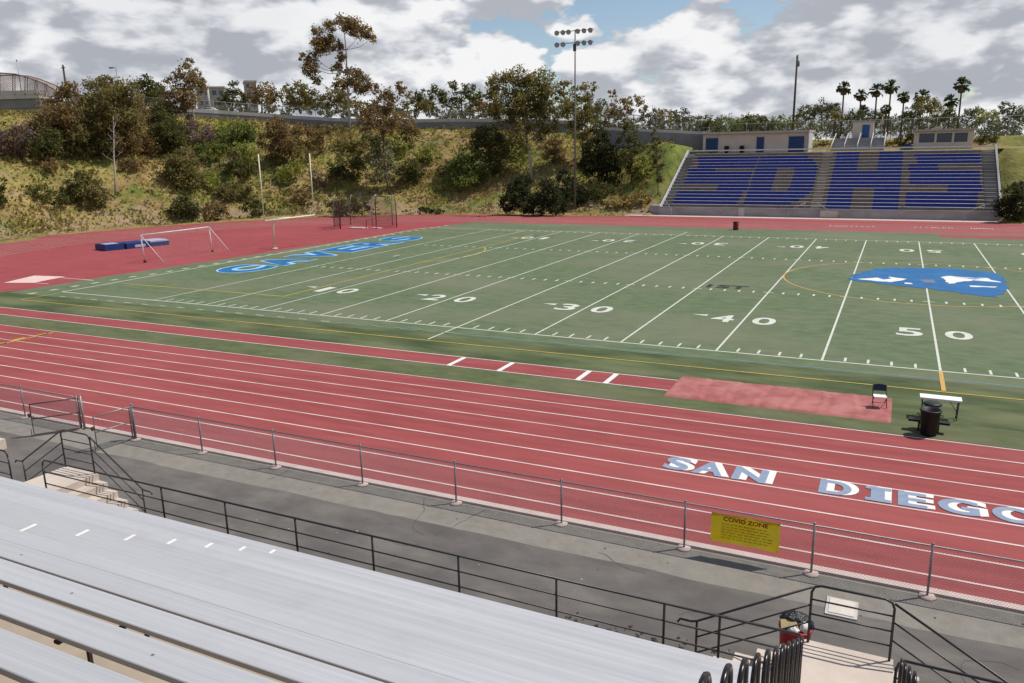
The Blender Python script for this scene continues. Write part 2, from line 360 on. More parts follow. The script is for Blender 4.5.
at_.data.foreach_set('value', [weeds(v[0], v[1]) for v in mb.v])
def hit(px, py, tmax=400):
    """the spot on the terrain seen at this direction from the photographer's seat"""
    d = ray(px, py); t = 40.0
    while t < tmax:
        p = CAM + d*t
        if p.z <= height(p.x, p.y): break
        t += .3
    return Vector((p.x, p.y, height(p.x, p.y)))

# ---------------------------------------------------------------- flat sheets of the stadium
def arc(cx, cy, r, a0, a1, n):
    return [(cx+r*math.cos(a0+(a1-a0)*i/n), cy+r*math.sin(a0+(a1-a0)*i/n)) for i in range(n+1)]
XR = 60.0
RO = 24.4 + 18.55
mb = MB(); mb.sheet([(XR, CY-RO)] + [(XR, CY+47.4), (-30, CY+47.4), (-40, CY+45.6)] + arc(CX, CY, 45.2, math.pi/2, math.pi, 40)[0:] + arc(CX, CY, RO, math.pi, 1.5*math.pi, 40), .012)
struct(mb, 'running_track', M['track'], 'red rubber running track with white lanes')
mb = MB(); R1 = 33.0
mb.sheet([(-50, CY-R1+3)] + [(-50, CY+R1)] + arc(CX, CY, R1, math.pi/2, 1.5*math.pi-.6, 40), .016)
struct(mb, 'infield_apron', M['dzone'], 'plain red rubber apron behind the end zone')
mb = MB(); mb.sheet([(-75, -8.72), (XR, -8.72), (XR, -.4), (-58.6, -.4), (-59.5, -2), (-75, -6)], .020)
struct(mb, 'side_grass', M['sidegrass'], 'patchy worn green grass beside the field')
mb = MB(); mb.sheet([(-70, -8.72), (XR, -8.72), (XR, -6.9), (-70, -6.9)], .0235)
struct(mb, 'grass_strip', M['stripgrass'], 'narrow green grass strip between track and runway')
mb = MB(); mb.sheet([(-58.4, -1.6), (XR, -1.6), (XR, 57.1), (-52.6, 57.1), (-54.1, 49), (-56.6, 20), (-58.3, 6)], .027)
struct(mb, 'football_turf', M['turf'], 'dull green football turf with white yard lines')
mb = MB(); mb.rect(2.0, 53.4, XR, 56.4, .031)
struct(mb, 'far_runway', M['track'], 'short red runway at the far edge of the turf')
mb = MB(); mb.rect(-82, -6.86, -9.55, -5.32, .027)
struct(mb, 'jump_runway', M['track'], 'narrow red jump runway')
mb = MB()
for y in (-6.86, -5.36): mb.rect(-82, y, -9.55, y+.055, .031)
for x in (-19.4, -16.95, -13.35, -12.15): mb.rect(x-.11, -6.80, x+.11, -5.37, .031)
struct(mb, 'runway_lines', M['white'], 'white edge lines and take off boards of the jump runway')
# lanes
mb = MB()
for k in range(9):
    rr = 33.18 + 1.142*k; w = .036
    inn = [(XR, CY-rr+w)] + [(CX, CY-rr+w)] + arc(CX, CY, rr-w, 1.5*math.pi, .5*math.pi, 60) + [(XR, CY+rr-w)]
    out = [(XR, CY-rr-w)] + [(CX, CY-rr-w)] + arc(CX, CY, rr+w, 1.5*math.pi, .5*math.pi, 60) + [(XR, CY+rr+w)]
    n = len(inn)
    mb.add([(p[0], p[1], .020) for p in inn+out], [(i, i+1, n+i+1, n+i) for i in range(n-1)])
struct(mb, 'lane_lines', M['lane'], 'white lane lines of the running track')
mb = MB()
for k in range(8):
    for dx in (0,): mb.rect(-43.1+dx - .15*(k%2), -9.9-1.142*k, -42.75+dx - .15*(k%2), -9.25-1.142*k, .024)
mb.rect(-42.95, -12.5, -42.8, -9.0, .024)
struct(mb, 'exchange_marks', M['yellow'], 'yellow relay exchange marks on the track')
# kerb and walkway
mb = MB(); mb.box(-80, -18.78, 0, 25, -18.56, .07)
struct(mb, 'track_kerb', M['kerb'], 'pale concrete kerb along the track')
mb = MB(); mb.rect(-80, -24.4, 25, -18.78, .016)
struct(mb, 'walkway', M['asphalt'], 'grey asphalt walkway along the track')
mb = MB(); top = []
for i in range(0, 241):
    x = -80 + 105*i/240; top.append((x, -20.17 + .10*noise.noise(Vector((x*.5, 0, 0))) + .05*noise.noise(Vector((x*2.1, 3, 0)))))
mb.sheet([(-80, -24.4), (25, -24.4)] + top[::-1], .020)
struct(mb, 'walkway_patch', M['asphalt2'], 'darker asphalt band on the grandstand side of the walkway')
mb = MB(); rc = random.Random(12)
for q in range(7):
    x, y = rc.uniform(-26, 4), rc.uniform(-23.6, -19.2); a = rc.choice((0, math.pi/2, 1.2)) + rc.uniform(-.4,.4)
    for k in range(rc.randint(8, 26)):
        a += rc.gauss(0, .16) + (.5 if rc.random() < .12 else 0)*rc.choice((-1,1)); l = rc.uniform(.08,.22); w = rc.uniform(.003,.008); nx2, ny2 = x+l*math.cos(a), y+l*math.sin(a)
        if not (-24.2 < ny2 < -18.9): break
        ox_, oy_ = -w*math.sin(a), w*math.cos(a)
        mb.add([(x-ox_,y-oy_,.0235),(nx2-ox_,ny2-oy_,.0235),(nx2+ox_,ny2+oy_,.0235),(x+ox_,y+oy_,.0235)], [(0,1,2,3)]); x, y = nx2, ny2
struct(mb, 'walkway_cracks', mat('crack_dark', (.085,.078,.07), None, 3, .95), 'thin dark cracks in the walkway asphalt')
mb = MB()
for q in range(90):
    x, y, r = rc.uniform(-27, 5), rc.uniform(-24, -19), rc.uniform(.008,.028)
    mb.add([(x+r*math.cos(k*1.05)*rc.uniform(.7,1.2), y+r*math.sin(k*1.05)*rc.uniform(.7,1.2), .0245) for k in range(6)], [tuple(range(6))], 0 if rc.random() < .7 else 1)
struct(mb, 'walkway_spots', [mat('gum_spots', (.07,.065,.06), None, 3, .95), M['palecap']], 'small dark and pale spots on the walkway')
# leaf litter at the foot of the front wall
mb = MB()
for i in range(500):
    x = -7.5 + 3.2*random.random(); y = -23.2 + .9*random.gauss(0, .35) ; a = random.random()*6.28; q = random.uniform(.02,.07)
    y = max(-24.3, min(-22.4, y)); mb.add([(x+q*math.cos(a+k), y+q*math.sin(a+k), .028+.02*random.random()) for k in (0,2.1,4.2)], [(0,1,2)])
struct(mb, 'leaf_litter', mat('dead_leaves', (.06,.045,.035), (.035,.028,.024), 6, .9, island=.5), 'dark leaf litter at the foot of the front wall')
bpy.data.objects['leaf_litter']['kind'] = 'stuff'
# football markings
YD = .9144; FW = 48.77
mb = MB(); Z1 = .0315
mb.rect(-54.86, -.055, XR, .055, Z1); mb.rect(-54.86, FW-.055, XR, FW+.055, Z1)
mb.rect(-54.92, .055, -54.78, FW-.055, Z1)
k = -50
while k <= 20:
    x = k*YD
    ylo = -2.9 if k == -25 else .055
    mb.rect(x-.05, ylo, x+.05, FW-.055 + (3.0 if k == -25 else 0), Z1+.004); k += 5
for k in range(-49, 21):
    if k % 5 == 0: continue
    x = k*YD
    mb.rect(x-.05, .18, x+.05, .85, Z1); mb.rect(x-.05, FW-.85, x+.05, FW-.18, Z1)
    for y in (16.26, 32.51): mb.rect(x-.06, y-.30, x+.06, y+.30, Z1)
for k in range(-50, 21, 5):
    for y in (16.26, 32.51): mb.rect(k*YD-.32, y-.05, k*YD+.32, y+.05, Z1)
mb.rect(-43.05, 23.9, -42.9, 24.9, Z1)
struct(mb, 'yard_lines', M['fieldwhite'], 'white yard lines, sidelines and hash marks')
mb = MB(); Z2 = .041
for k, t in ((-40,'10'),(-30,'20'),(-20,'30'),(-10,'40'),(0,'50'),(10,'40')):
    x = k*YD
    for y0, sg in ((6.35, 1), (FW-6.35, -1)):
        for i, ch in enumerate(t):
            org = (x + sg*((-1.70 if ch != '1' else -1.2) if i == 0 else .46), y0, Z2)
            put_text(mb, ch, 1.20 if ch != '1' else .62, 1.88, org, (sg,0,0), (0,sg,0), bold=.018)
        if k < 0:
            xa = x - 2.0 if sg > 0 else x - 2.0
            ym = y0 + sg*1.45
            mb.sheet([(xa-.05, ym-.24), (xa-.05, ym+.24), (xa-.95, ym)], Z2)
struct(mb, 'field_numbers', M['fieldwhite'], 'white yard numbers with arrows')
mb = MB(); put_text(mb, '1ST', 2.7, 1.25, (-13.3, 16.9, Z2), (1,0,0), (0,1,0), bold=.03)
struct(mb, 'down_mark', M['blackpaint'], 'black lettering on the turf near the forty')
# yellow and blue soccer and coaching lines
def ring(mb, cx, cy, r, w, a0, a1, n, z, mi=0):
    A = arc(cx, cy, r-w, a0, a1, n); B = arc(cx, cy, r+w, a0, a1, n); k = n+1
    mb.add([(p[0], p[1], z) for p in A+B], [(i, i+1, k+i+1, k+i) for i in range(n)], mi)
mb = MB(); Z3 = .036
mb.rect(-54.6, -3.18, XR, -3.08, Z3); mb.rect(-54.66, -3.08, -54.55, -.2, Z3)
mb.rect(-53.9, 4.08, -38.3, 4.20, Z3); mb.rect(-38.42, 4.20, -38.30, 44.6, Z3); mb.rect(-53.9, 44.6, -38.3, 44.72, Z3)
ring(mb, -45.5, 27.0, 9.15, .06, -.67, .67, 24, Z3)
struct(mb, 'soccer_lines', M['yellow'], 'yellow soccer penalty box and coaching lines')
mb = MB(); ring(mb, 0, 24.3, 9.15, .055, .0, 2*math.pi, 90, Z3)
mb.rect(-.08, -3.0, .08, -.12, Z3+.003)
struct(mb, 'centre_circle', M['orange'], 'faded orange centre circle')
mb = MB(); mb.rect(-30, -1.36, XR, -1.28, Z3)
struct(mb, 'touch_line', M['thinblue'], 'faint blue line outside the near sideline')
mb = MB()
for i in range(34):
    y = -1.2 + 1.6*i; x = -56.0 + .045*max(0, y)- .3*(y < 8)
    if y < 55: mb.rect(x-.22, y-.3, x+.22, y+.3, Z3)
for i in range(20): mb.rect(-53+1.6*i-.3, -1.35, -53+1.6*i+.3, -1.22, Z3)
struct(mb, 'border_dashes', mat('faded_dash_paint', (.42,.42,.30), (.30,.32,.2), 2, .8), 'faded pale dashes round the end of the turf')
# end zone lettering
mb = MB()
put_y = 11.0
adv = 28.2/6
for i, ch in enumerate('CAVERS'):
    for (g, mi, dz) in ((.115, 1, 0), (.045, 0, .003)):
        put_text(mb, ch, adv*.92 + (.25 if mi else 0), 3.95 + (.4 if mi else 0), (-48.6 + (.2 if mi else 0), put_y + adv*i - (.12 if mi else 0), .037+dz), (0,1,0), (-1,0,0), mi, bold=g)
struct(mb, 'end_zone_lettering', [M['bluepaint'], M['paleblue']], 'blue CAVERS lettering with pale outline in the end zone')
# midfield emblem
mb = MB()
LG = [(-4.94,23.22),(-4.33,26.62),(-2.94,29.6),(.14,30.9),(2.45,30.9),(4.6,29.7),(4.9,26.81),(4.75,22.89),(3.78,19.11),(2.6,19.39),(-.09,21.08),(-2.76,22.21)]
def rough_edge(pl, step, amp, sd):
    out = []
    for i in range(len(pl)):
        a = Vector(pl[i]); b = Vector(pl[(i+1) % len(pl)]); n = max(1, int((b-a).length/step))
        for j in range(n):
            p = a + (b-a)*j/n; out.append((p.x + amp*noise.noise(Vector((p.x*1.7, p.y*1.7, sd))), p.y + amp*noise.noise(Vector((p.x*1.7, p.y*1.7, sd+9)))))
    return out
mb.sheet(rough_edge(LG, .35, .45, 1), .0415, 0)
W1 = [(-4.31,23.44),(-2.95,24.85),(-2.67,23.9),(-2.06,24.69),(-2.26,26.04),(-1.75,25.4),(-1.1,25.0),(-1.73,23.4),(-2.16,22.6),(-3.4,22.95)]
W2 = [(1.03,26.7),(1.63,27.63),(3.13,27.0),(3.76,27.42),(4.5,25.0),(3.01,25.5),(2.37,24.7),(1.39,22.6),(1.25,24.6)]
for w in (W1, W2, [(2.47,23.3),(4.1,23.4),(3.95,22.8),(2.54,22.6)], [(-1.31,23.16),(-.8,23.15),(-.8,22.5),(-1.25,22.5)]): cyw = sum(q[1] for q in w)/len(w); mb.sheet(rough_edge([(q[0], cyw+(q[1]-cyw)*.74) for q in w], .25, .16, 4), .0455, 1)
mb.sheet(rough_edge([(1.7,26.9),(3.0,26.4),(3.7,26.7),(3.0,25.95)], .3, .1, 5), .0495, 0)
mb.sheet(rough_edge([(-.4,24.6),(.5,25.1),(.7,23.7),(.0,23.5)], .3, .15, 7), .0455, 2)
struct(mb, 'midfield_emblem', [M['bluepaint'], M['white'], mat('grey_paint', (.16,.17,.22), None, 2, .8)], 'blue midfield emblem with white strokes')
# track lettering
mb = MB()
xs = {'S':(-7.78,.76),'A':(-6.93,.95),'N':(-5.78,.98), 'D':(-3.46,.86),'I':(-2.16,.36),'E':(-1.50,.72),'G':(-.56,.98),'O':(.66,1.02)}
for ch, (x, w) in xs.items():
    put_text(mb, ch, w, .99, (x+.13, -14.33, .026), (1,0,0), (0,1,0), 1, bold=.055)
    put_text(mb, ch, w*.96, .96, (x-.02, -14.38, .029), (1,0,0), (0,1,0), 0, bold=.035)
    if ch == 'I':
        for y in (-14.38, -13.60): mb.rect(x-.15, y, x+w+.12, y+.19, .0305, 0)
struct(mb, 'track_lettering', [M['slate'], M['white']], 'SAN DIEGO lettering painted across a lane')
# far lettering, too small to read
mb = MB(); random.seed(8)
for x0, x1 in ((-9.0,-4.3),(-.2,3.6),(5.3,7.7)):
    x = x0
    while x < x1-.2:
        y = 62.6 + (x+9)*.06
        c = random.choice((0,1,2))
        mb.rect(x, y, x+.10, y+.85, .026)
        if c == 0: mb.rect(x+.10, y+.72, x+.36, y+.85, .026); mb.rect(x+.10, y, x+.36, y+.13, .026)
        elif c == 1: mb.rect(x+.10, y+.36, x+.30, y+.5, .026); mb.rect(x+.30, y, x+.40, y+.85, .026)
        else: mb.rect(x+.10, y, x+.38, y+.13, .026)
        x += .56
struct(mb, 'far_track_lettering', M['lane'], 'small illegible white lettering on the far straight')
# far apron in front of the far stand
mb = MB(); mb.rect(-40, 71.8, XR, 74.0, .016)
struct(mb, 'far_apron', M['kerb'], 'pale concrete strip in front of the far stand')
mb = MB(); mb.sheet([(-63.3,1.2), (-61.0,2.0), (-61.5,5.0), (-64.6,4.5)], .028)
o = struct(mb, 'throwing_pad', mat('pale_pink_concrete', (.66,.48,.44), (.58,.41,.37), 1.5, .9), 'pale square throwing pad on the red apron')
mb = MB(); mb.rect(-61.2, 4.4, -57.5, 4.55, .028); mb.rect(-61.0, 2.0, -59.3, 2.13, .028)
struct(mb, 'sector_lines', M['lane'], 'short pale lines beside the throwing pad')
# ---------------------------------------------------------------- near grandstand
GY = lambda d: CAM.y + d                                      # world y at d metres in front of the seat
AX0, AX1 = -2.95, -1.68
stand = thing('concrete_grandstand', 'beige concrete terraces of the grandstand the benches stand on, with an aisle at right', 'grandstand', (0, GY(11.4), 0))
def sy(y): return y - GY(11.4)
def terrace(x0, x1, n=18):
    mb = MB(); prof = [(11.4, 0), (11.4, 1.02)]; T = 1.02; d = 10.68
    for i in range(n): prof += [(d, T), (d, T+.42)]; T += .42; d -= .72
    prof += [(d, T), (d, 0)]
    v = [(x, sy(GY(p[0])), p[1]) for x in (x0, x1) for p in prof]; k = len(prof)
    mb.add(v, [(i, i+1, k+i+1, k+i) for i in range(k-1)] + [list(range(k))[::-1], list(range(k, 2*k))])
    return mb
terrace(-27, AX0).build('terrace', M['terrace'], stand)
terrace(AX1, 12).build('terrace', M['terrace'], stand)
mb = MB(); prof = [(11.36, 0), (11.36, 1.02)]; T = 1.02; d = 10.9
for i in range(36): prof += [(d, T), (d, T+.21)]; T += .21; d -= .36
prof += [(d, T), (d, 0)]; k = len(prof)
mb.add([(x, sy(GY(p[0])), p[1]) for x in (AX0+.003, AX1-.003) for p in prof], [(i, i+1, k+i+1, k+i) for i in range(k-1)] + [list(range(k))[::-1], list(range(k, 2*k))])
mb.build('aisle_steps', M['concrete'], stand)
# benches
ORD = ['first','second','third','fourth','fifth','sixth','seventh','eighth','ninth','tenth','eleventh','twelfth','thirteenth','fourteenth']
tx0, tx1 = -25.0, AX0 - .22
random.seed(5)
for i in range(14):
    z = 1.44 + .42*i; d = 11.05 - .72*i
    lab = f'silver aluminium bench, {ORD[i]} row up from the front railing'
    if i == 13: lab = 'silver aluminium bench nearest the viewer at the lower left corner'
    if i == 0: lab = 'silver aluminium bench of the lowest row, right behind the black front railing'
    if 1 <= i <= 8: lab += ', with a white tick'
    x0 = max(tx0, CAM.x - 2.6*d - 2)
    b = thing('bench', lab, 'bench', (x0, GY(d), z-.43), 0, 'aluminium benches of the near grandstand')
    mb = MB(); L = tx1 - x0; lip = .384 if i > 8 else .412
    mb.add([(0,0,.405),(0,0,.425),(0,-.006,.43),(0,-.234,.43),(0,-.24,.425),(0,-.24,lip),(0,-.232,lip),(0,-.232,.413),(0,-.008,.41),(0,-.008,.39),(0,0,.39)] +
           [(L,0,.405),(L,0,.425),(L,-.006,.43),(L,-.234,.43),(L,-.24,.425),(L,-.24,lip),(L,-.232,lip),(L,-.232,.413),(L,-.008,.41),(L,-.008,.39),(L,0,.39)],
           [(q, (q+1)%11, 11+(q+1)%11, 11+q) for q in range(11)] + [list(range(11))[::-1], list(range(11,22))])
    p = mb.build('seat_plank', M['alu'], b)
    if 1 <= i <= 8:
        t = MB(); xx = -12.33 - x0; t.rect(xx-.035, -.236, xx+.035, -.005, .4325); t.build('seat_tick', M['white'], p)
    MB().box(L+.001, -.243, .362, L+.012, .003, .434).build('end_cap', M['galv'], p)
    # black brackets every 1.83 m
    n = int(L/1.83)
    for q in range(n+1):
        t = MB(); xx = L - .6 - 1.83*q + .35*(i % 2)
        if xx < .05: continue
        t.box(xx-.025, -.252, .362, xx+.025, -.02, .3835); t.box(xx-.013, -.05, .012, xx+.013, -.025, .362); t.box(xx-.04, -.08, .0, xx+.04, -.005, .012)
        t.build('bracket', M['bracket'], b)
# hoop handrails beside the aisle
def hoop_mesh():
    mb = MB(); r = .0185; pts = [(0, .16, 0), (0, .16, .78)]
    for q in range(1, 8):
        a = math.pi*q/8; pts.append((0, .16*math.cos(a), .78 + .15*math.sin(a)))
    pts += [(0, -.16, .78), (0, -.16, 0)]
    mb.tube(pts, r, 8); return mb
hm = None
HL = ['nearest', 'second nearest', 'third nearest', 'fourth', 'fifth', 'sixth', 'seventh', 'eighth', 'ninth', 'tenth', 'lowest']
def hoops(x, ds, side):
    global hm
    for i, d in enumerate(ds):
        ztop = 8.63 - .588*d
        h = thing('hoop_handrail', f'black looped handrail, {HL[i] if i < 10 else HL[10]} of the row on the {side} side of the aisle', 'handrail', (x, GY(d), ztop-.93), 0, 'looped handrails down the aisle')
        if hm is None: hm = hoop_mesh().build('loop', M['hoopsteel'], h); o = hm
        else:
            o = hm.copy(); COL.objects.link(o); o.parent = h
        if flange[0] is None: flange[0] = MB().lathe([(.05,0),(.05,.012),(.022,.014)], (0,.16,0), 10).lathe([(.05,0),(.05,.012),(.022,.014)], (0,-.16,0), 10).build('flange', M['hoopsteel'], h)
        else:
            o = flange[0].copy(); COL.objects.link(o); o.parent = h
flange = [None]
hoops(-2.90, [3.53 + .70*i for i in range(11)], 'left')
hoops(-1.62, [8.36 + .82*i for i in range(4)], 'right')
# ---------------------------------------------------------------- front railings
def rail(name, label, y, x0, x1, zt, bars, posts, zb, mt, curls=(False, False), r=.021):
    t = thing(name, label, 'railing', (x0, y, zb), 0, 'black railings of the grandstand front')
    h = zt - zb
    for i, b in enumerate(bars):
        mb = MB()
        pts = [(0, 0, b-zb), (x1-x0, 0, b-zb)]
        if i == 0:
            if curls[0]: pts = [(0, 0, h-.16), (.03, 0, h-.06), (.10, 0, h)] + pts[1:]
            if curls[1]: pts = pts[:-1] + [(x1-x0-.10, 0, h), (x1-x0-.03, 0, h-.06), (x1-x0, 0, h-.16)]
        mb.tube(pts, r if i == 0 else r*.72, 8).build('top_rail' if i == 0 else 'rail', mt, t)
    for q, px in enumerate(posts):
        end = (curls[0] and q == 0) or (curls[1] and q == len(posts)-1)
        mb = MB(); mb.tube([(px-x0, 0, 0), (px-x0, 0, h-(.14 if end else .0))], r, 8)
        mb.lathe([(.06,0),(.06,.012),(.03,.015)], (px-x0, 0, 0), 10).build('post', mt, t)
    return t
DR = 11.34
kx = [-1.625, -1.262, -1.0934, -.9246, -.7573, -.5888, -.4175, -.2502, -.1717]
px = [CAM.x + DR*k for k in kx]
rail('guard_rail', 'long black three bar railing along the front of the benches', GY(DR), px[0], AX0-.02, 1.985, (1.985, 1.67, 1.36, 1.13), px, 1.02, M['blacksteel'], (True, False))
rail('guard_rail', 'short end of black railing cut off by the left photo edge by the beige slab', GY(DR), -26.5, px[0]-1.35, 1.985, (1.985, 1.67, 1.36, 1.13), (-26.4, -24.4, px[0]-1.35), 1.02, M['blacksteel'], (False, True))
rail('guard_rail', 'black railing with rounded corner at the lower right corner, right of the aisle', GY(DR), AX1+.03, 8.0, 1.95, (1.95, 1.64, 1.34, 1.12), (AX1+.03, .3, 2.3, 4.3, 6.3), 1.02, M['blacksteel'], (True, False))
# ---------------------------------------------------------------- landings with stairs down to the walkway
def stair(name, label, x0, x1, yf, fl, lrun, rrun, mt, rear, nt=5):
    t = thing(name, label, 'stairs', ((x0+x1)/2, yf, 0), 0, 'landings with stairs in front of the grandstand')
    ox = (x0+x1)/2; yb = GY(11.42) - yf
    X = lambda x: x - ox
    MB().box(X(x0)-.06, yb, 0, X(x1)+.06, .06, fl).build('landing', M['concrete'], t)
    st = fl/(nt+1)
    def flight(xs, sgn, run):
        mb = MB(); tr = run/nt
        for i in range(nt):
            a = xs + sgn*(.06 + tr*i); b = a + sgn*tr
            mb.box(min(a,b), yb+.03, 0, max(a,b)-.002, .03, fl - st*(i+1))
        mb.build('stair_flight', M['concrete'], t)
    flight(X(x0), -1, lrun); flight(X(x1), 1, rrun)
    R = .021; H = 1.07
    # front guard with rounded corners
    mb = MB(); z = fl
    mb.tube([(X(x0),0,z), (X(x0),0,z+H-.14), (X(x0)+.04,0,z+H-.04), (X(x0)+.14,0,z+H), (X(x1)-.14,0,z+H), (X(x1)-.04,0,z+H-.04), (X(x1),0,z+H-.14), (X(x1),0,z)], R, 8)
    for q in (.27, .53, .80): mb.tube([(X(x0),0,z+q), (X(x1),0,z+q)], R*.72, 8)
    mb.build('landing_guard', mt, t)
    for sgn, xs, run in ((-1, X(x0), lrun), (1, X(x1), rrun)):
        for yy in ((0,) if not rear else (0, yb+.06)):
            mb = MB(); xe = xs + sgn*run; ze = .0
            for q, hh in enumerate((1.02, .70, .38)):
                pts = [(xs, yy, fl+hh), (xe, yy, ze+hh-.02)]
                if q == 0: pts += [(xe+sgn*.10, yy, ze+hh-.05), (xe+sgn*.30, yy, ze+hh-.05), (xe+sgn*.34, yy, ze+hh-.12)]
                mb.tube(pts, R if q == 0 else R*.72, 8)
            mb.tube([(xe, yy, .016), (xe, yy, ze+1.0)], R, 8)
            if yy: mb.tube([(xs, yy, fl), (xs, yy, fl+1.02)], R, 8)
            mb.build('stair_handrail', mt, t)
    return t
stair('entry_stairs', 'beige landing with black railings and stairs at the lower right, below the concrete lid', -2.93, -1.70, -23.2, 1.10, 1.85, 1.95, M['blacksteel'], False)
stair('entry_stairs', 'beige landing with dark worn railings and stairs at the far left near the open gates', -21.75, -20.6, -23.15, 1.12, 1.85, 1.75, M['darkrail'], False)
mb = MB(); mb.box(-31, -22.6, 0, -27.7, -21.15, .35)
o = mb.build('concrete_slab', M['concrete']); tag(o, 'beige concrete slab cut off by the left photo edge above the short railing', 'slab')
# ---------------------------------------------------------------- track fence with gates
FY = -18.88
def fence_run(label, posts, extra_end=False):
    x0, x1 = posts[0], posts[-1]
    t = thing('chain_link_fence', label, 'fence', (x0, FY, 0), 0, 'chain link fence along the near side of the track')
    L = x1-x0
    MB().tube([(0,0,1.17), (L,0,1.17)], .018, 8).build('top_rail', M['galv'], t)
    for q in posts:
        p = MB().tube([(q-x0,0,0), (q-x0,0,1.21)], .024, 8).lathe([(.028,1.205),(.024,1.235),(.0,1.245)], (q-x0,0,0), 8).build('post', M['galv'], t)
        MB().lathe([(.17,.018),(.16,.05),(.0,.055)], (q-x0, -.02, 0), 14).build('footing', M['kerb'], p)
    mb = MB(); s = .066; h = 1.10; n = int(L/s); z0 = .05
    for i in range(-int(h/s), n+1):
        for sg in (1, -1):
            a, b = (i*s, i*s+h*.96) if sg > 0 else (i*s+h*.96, i*s)
            za, zb = z0, z0+h
            # clip to the run
            def cl(xa, z_a, xb, z_b):
                if xa < 0: z_a += (z_b-z_a)*(0-xa)/(xb-xa); xa = 0
                if xa > L: z_a += (z_b-z_a)*(L-xa)/(xb-xa); xa = L
                return xa, z_a
            A = cl(a, za, b, zb); B = cl(b, zb, a, za)
            if abs(A[0]-B[0]) < .02: continue
            mb.tube([(A[0], .022*sg*.2, A[1]), (B[0], .022*sg*.2, B[1])], .0026, 3, cap=False)
    mb.tube([(0,0,z0), (L,0,z0)], .004, 4)
    mb.build('wire_mesh', M['wire'], t)
    return t
fence_run('grey chain link fence left of the open gate at the left photo edge', [-36.3, -33.2, -30.2, -27.2])
fence_run('long grey chain link fence between walkway and red track, carrying the yellow sign', [-24.42, -21.42, -18.4, -15.22, -12.17, -9.13, -6.03, -3.22, -.95, 2.1, 5.2, 8.3])
def gate(label, hx, hy, ex, ey, mt, mt2):
    t = thing('fence_gate', label, 'gate', (hx, hy, 0), math.atan2(ey-hy, ex-hx), 'open gate leaves in the track fence')
    w = math.hypot(ex-hx, ey-hy)
    MB().tube([(.06,0,.08), (.06,0,1.16), (w,0,1.16), (w,0,.08), (.06,0,.08)], .024, 8).tube([(.06,0,.64), (w,0,.64)], .02, 8).build('leaf_frame', mt, t)
    MB().tube([(-.02,0,0), (-.02,0,1.24)], .04, 8).lathe([(.044,1.235),(.03,1.27),(0,1.28)], (-.02,0,0), 8).build('hinge_post', mt2, t)
    MB().tube([(w+.07,0,.0), (w+.07,0,.30)], .012, 6).build('drop_rod', M['rust'], t)
    MB().obox((w+.05,0,.78), (.05,0,0), (0,.03,0), (0,0,.06)).build('latch', M['rust'], t)
    mb = MB(); s = .066; h = 1.04
    for i in range(-int(h/s), int(w/s)+1):
        for sg in (1, -1):
            pts = []
            for q in range(2):
                x, z = (i*s, .1) if q == 0 else (i*s+h, .1+h)
                pts.append([x, z])
            (xa, za), (xb, zb) = pts
            if xa < .06: za += .06-xa; xa = .06
            if xb > w: zb -= xb-w; xb = w
            if xb-xa < .03: continue
            if sg < 0: za, zb = 2*.1+h-za, 2*.1+h-zb
            mb.tube([(xa, .004*sg, za), (xb, .004*sg, zb)], .0026, 3, cap=False)
    mb.build('wire_mesh', M['wire'], t)
gate('dark purplish gate leaf swung open towards the walkway on the left side of the gap', -27.02, FY, -27.95, -20.05, M['rust'], M['galv'])
gate('silver gate leaf swung open towards the walkway on the right side of the gap', -24.50, FY, -24.72, -20.10, M['galv'], M['galv'])
# sign
t = thing('warning_sign', 'yellow rectangular sign with red heading tied to the track fence', 'sign', (-5.42, FY-.035, .38), 0)
W, Hh = 1.50, .70
mb = MB(); nn = 14                                           # slightly wavy sheet
f = lambda u, v: -.012*math.sin(u*7+1) - .008*math.sin(u*15+v*3)
vs = [(W*i/nn, f(i/nn, j/5), Hh*j/5) for j in range(6) for i in range(nn+1)]
mb.add(vs, [(j*(nn+1)+i, j*(nn+1)+i+1, (j+1)*(nn+1)+i+1, (j+1)*(nn+1)+i) for j in range(5) for i in range(nn)], 0, True)
sp = mb.build('sign_panel', M['sign'], t)
mb = MB(); put_text(mb, 'COVID ZONE', .98, .105, (.27, -.024, .545), (1,0,0), (0,0,1), bold=.03); mb.build('heading', M['signred'], t)
mb = MB(); random.seed(4)
for i in range(6):
    x = .22 + random.random()*.05
    while x < 1.25:
        w = random.uniform(.05,.13); mb.add([(x,-.0235,.46-.068*i),(x+w,-.0235,.46-.068*i),(x+w,-.0235,.485-.068*i),(x,-.0235,.485-.068*i)], [(0,1,2,3)]); x += w+.03
mb.build('small_print', M['signtext'], t)
mb = MB()
for x, z in ((.03,.67),(.75,.67),(1.47,.67),(.03,.03),(1.47,.03)): mb.tube([(x,-.02,z),(x,.05,z+.02)], .008, 5)
mb.build('cable_tie', M['blackplastic'], t)
# utility lid on the walkway
t = thing('utility_hatch', 'pale square concrete utility lid set in the walkway above the right landing', 'hatch', (-2.52, -20.08, .02))
MB().box(-.30,-.34,0,.30,.34,.03).build('frame', M['palecap'], t)
MB().box(-.24,-.28,.03,.24,.28,.045).build('cover', mat('lid_concrete', (.58,.52,.45), (.5,.45,.39), 4, .9), t)
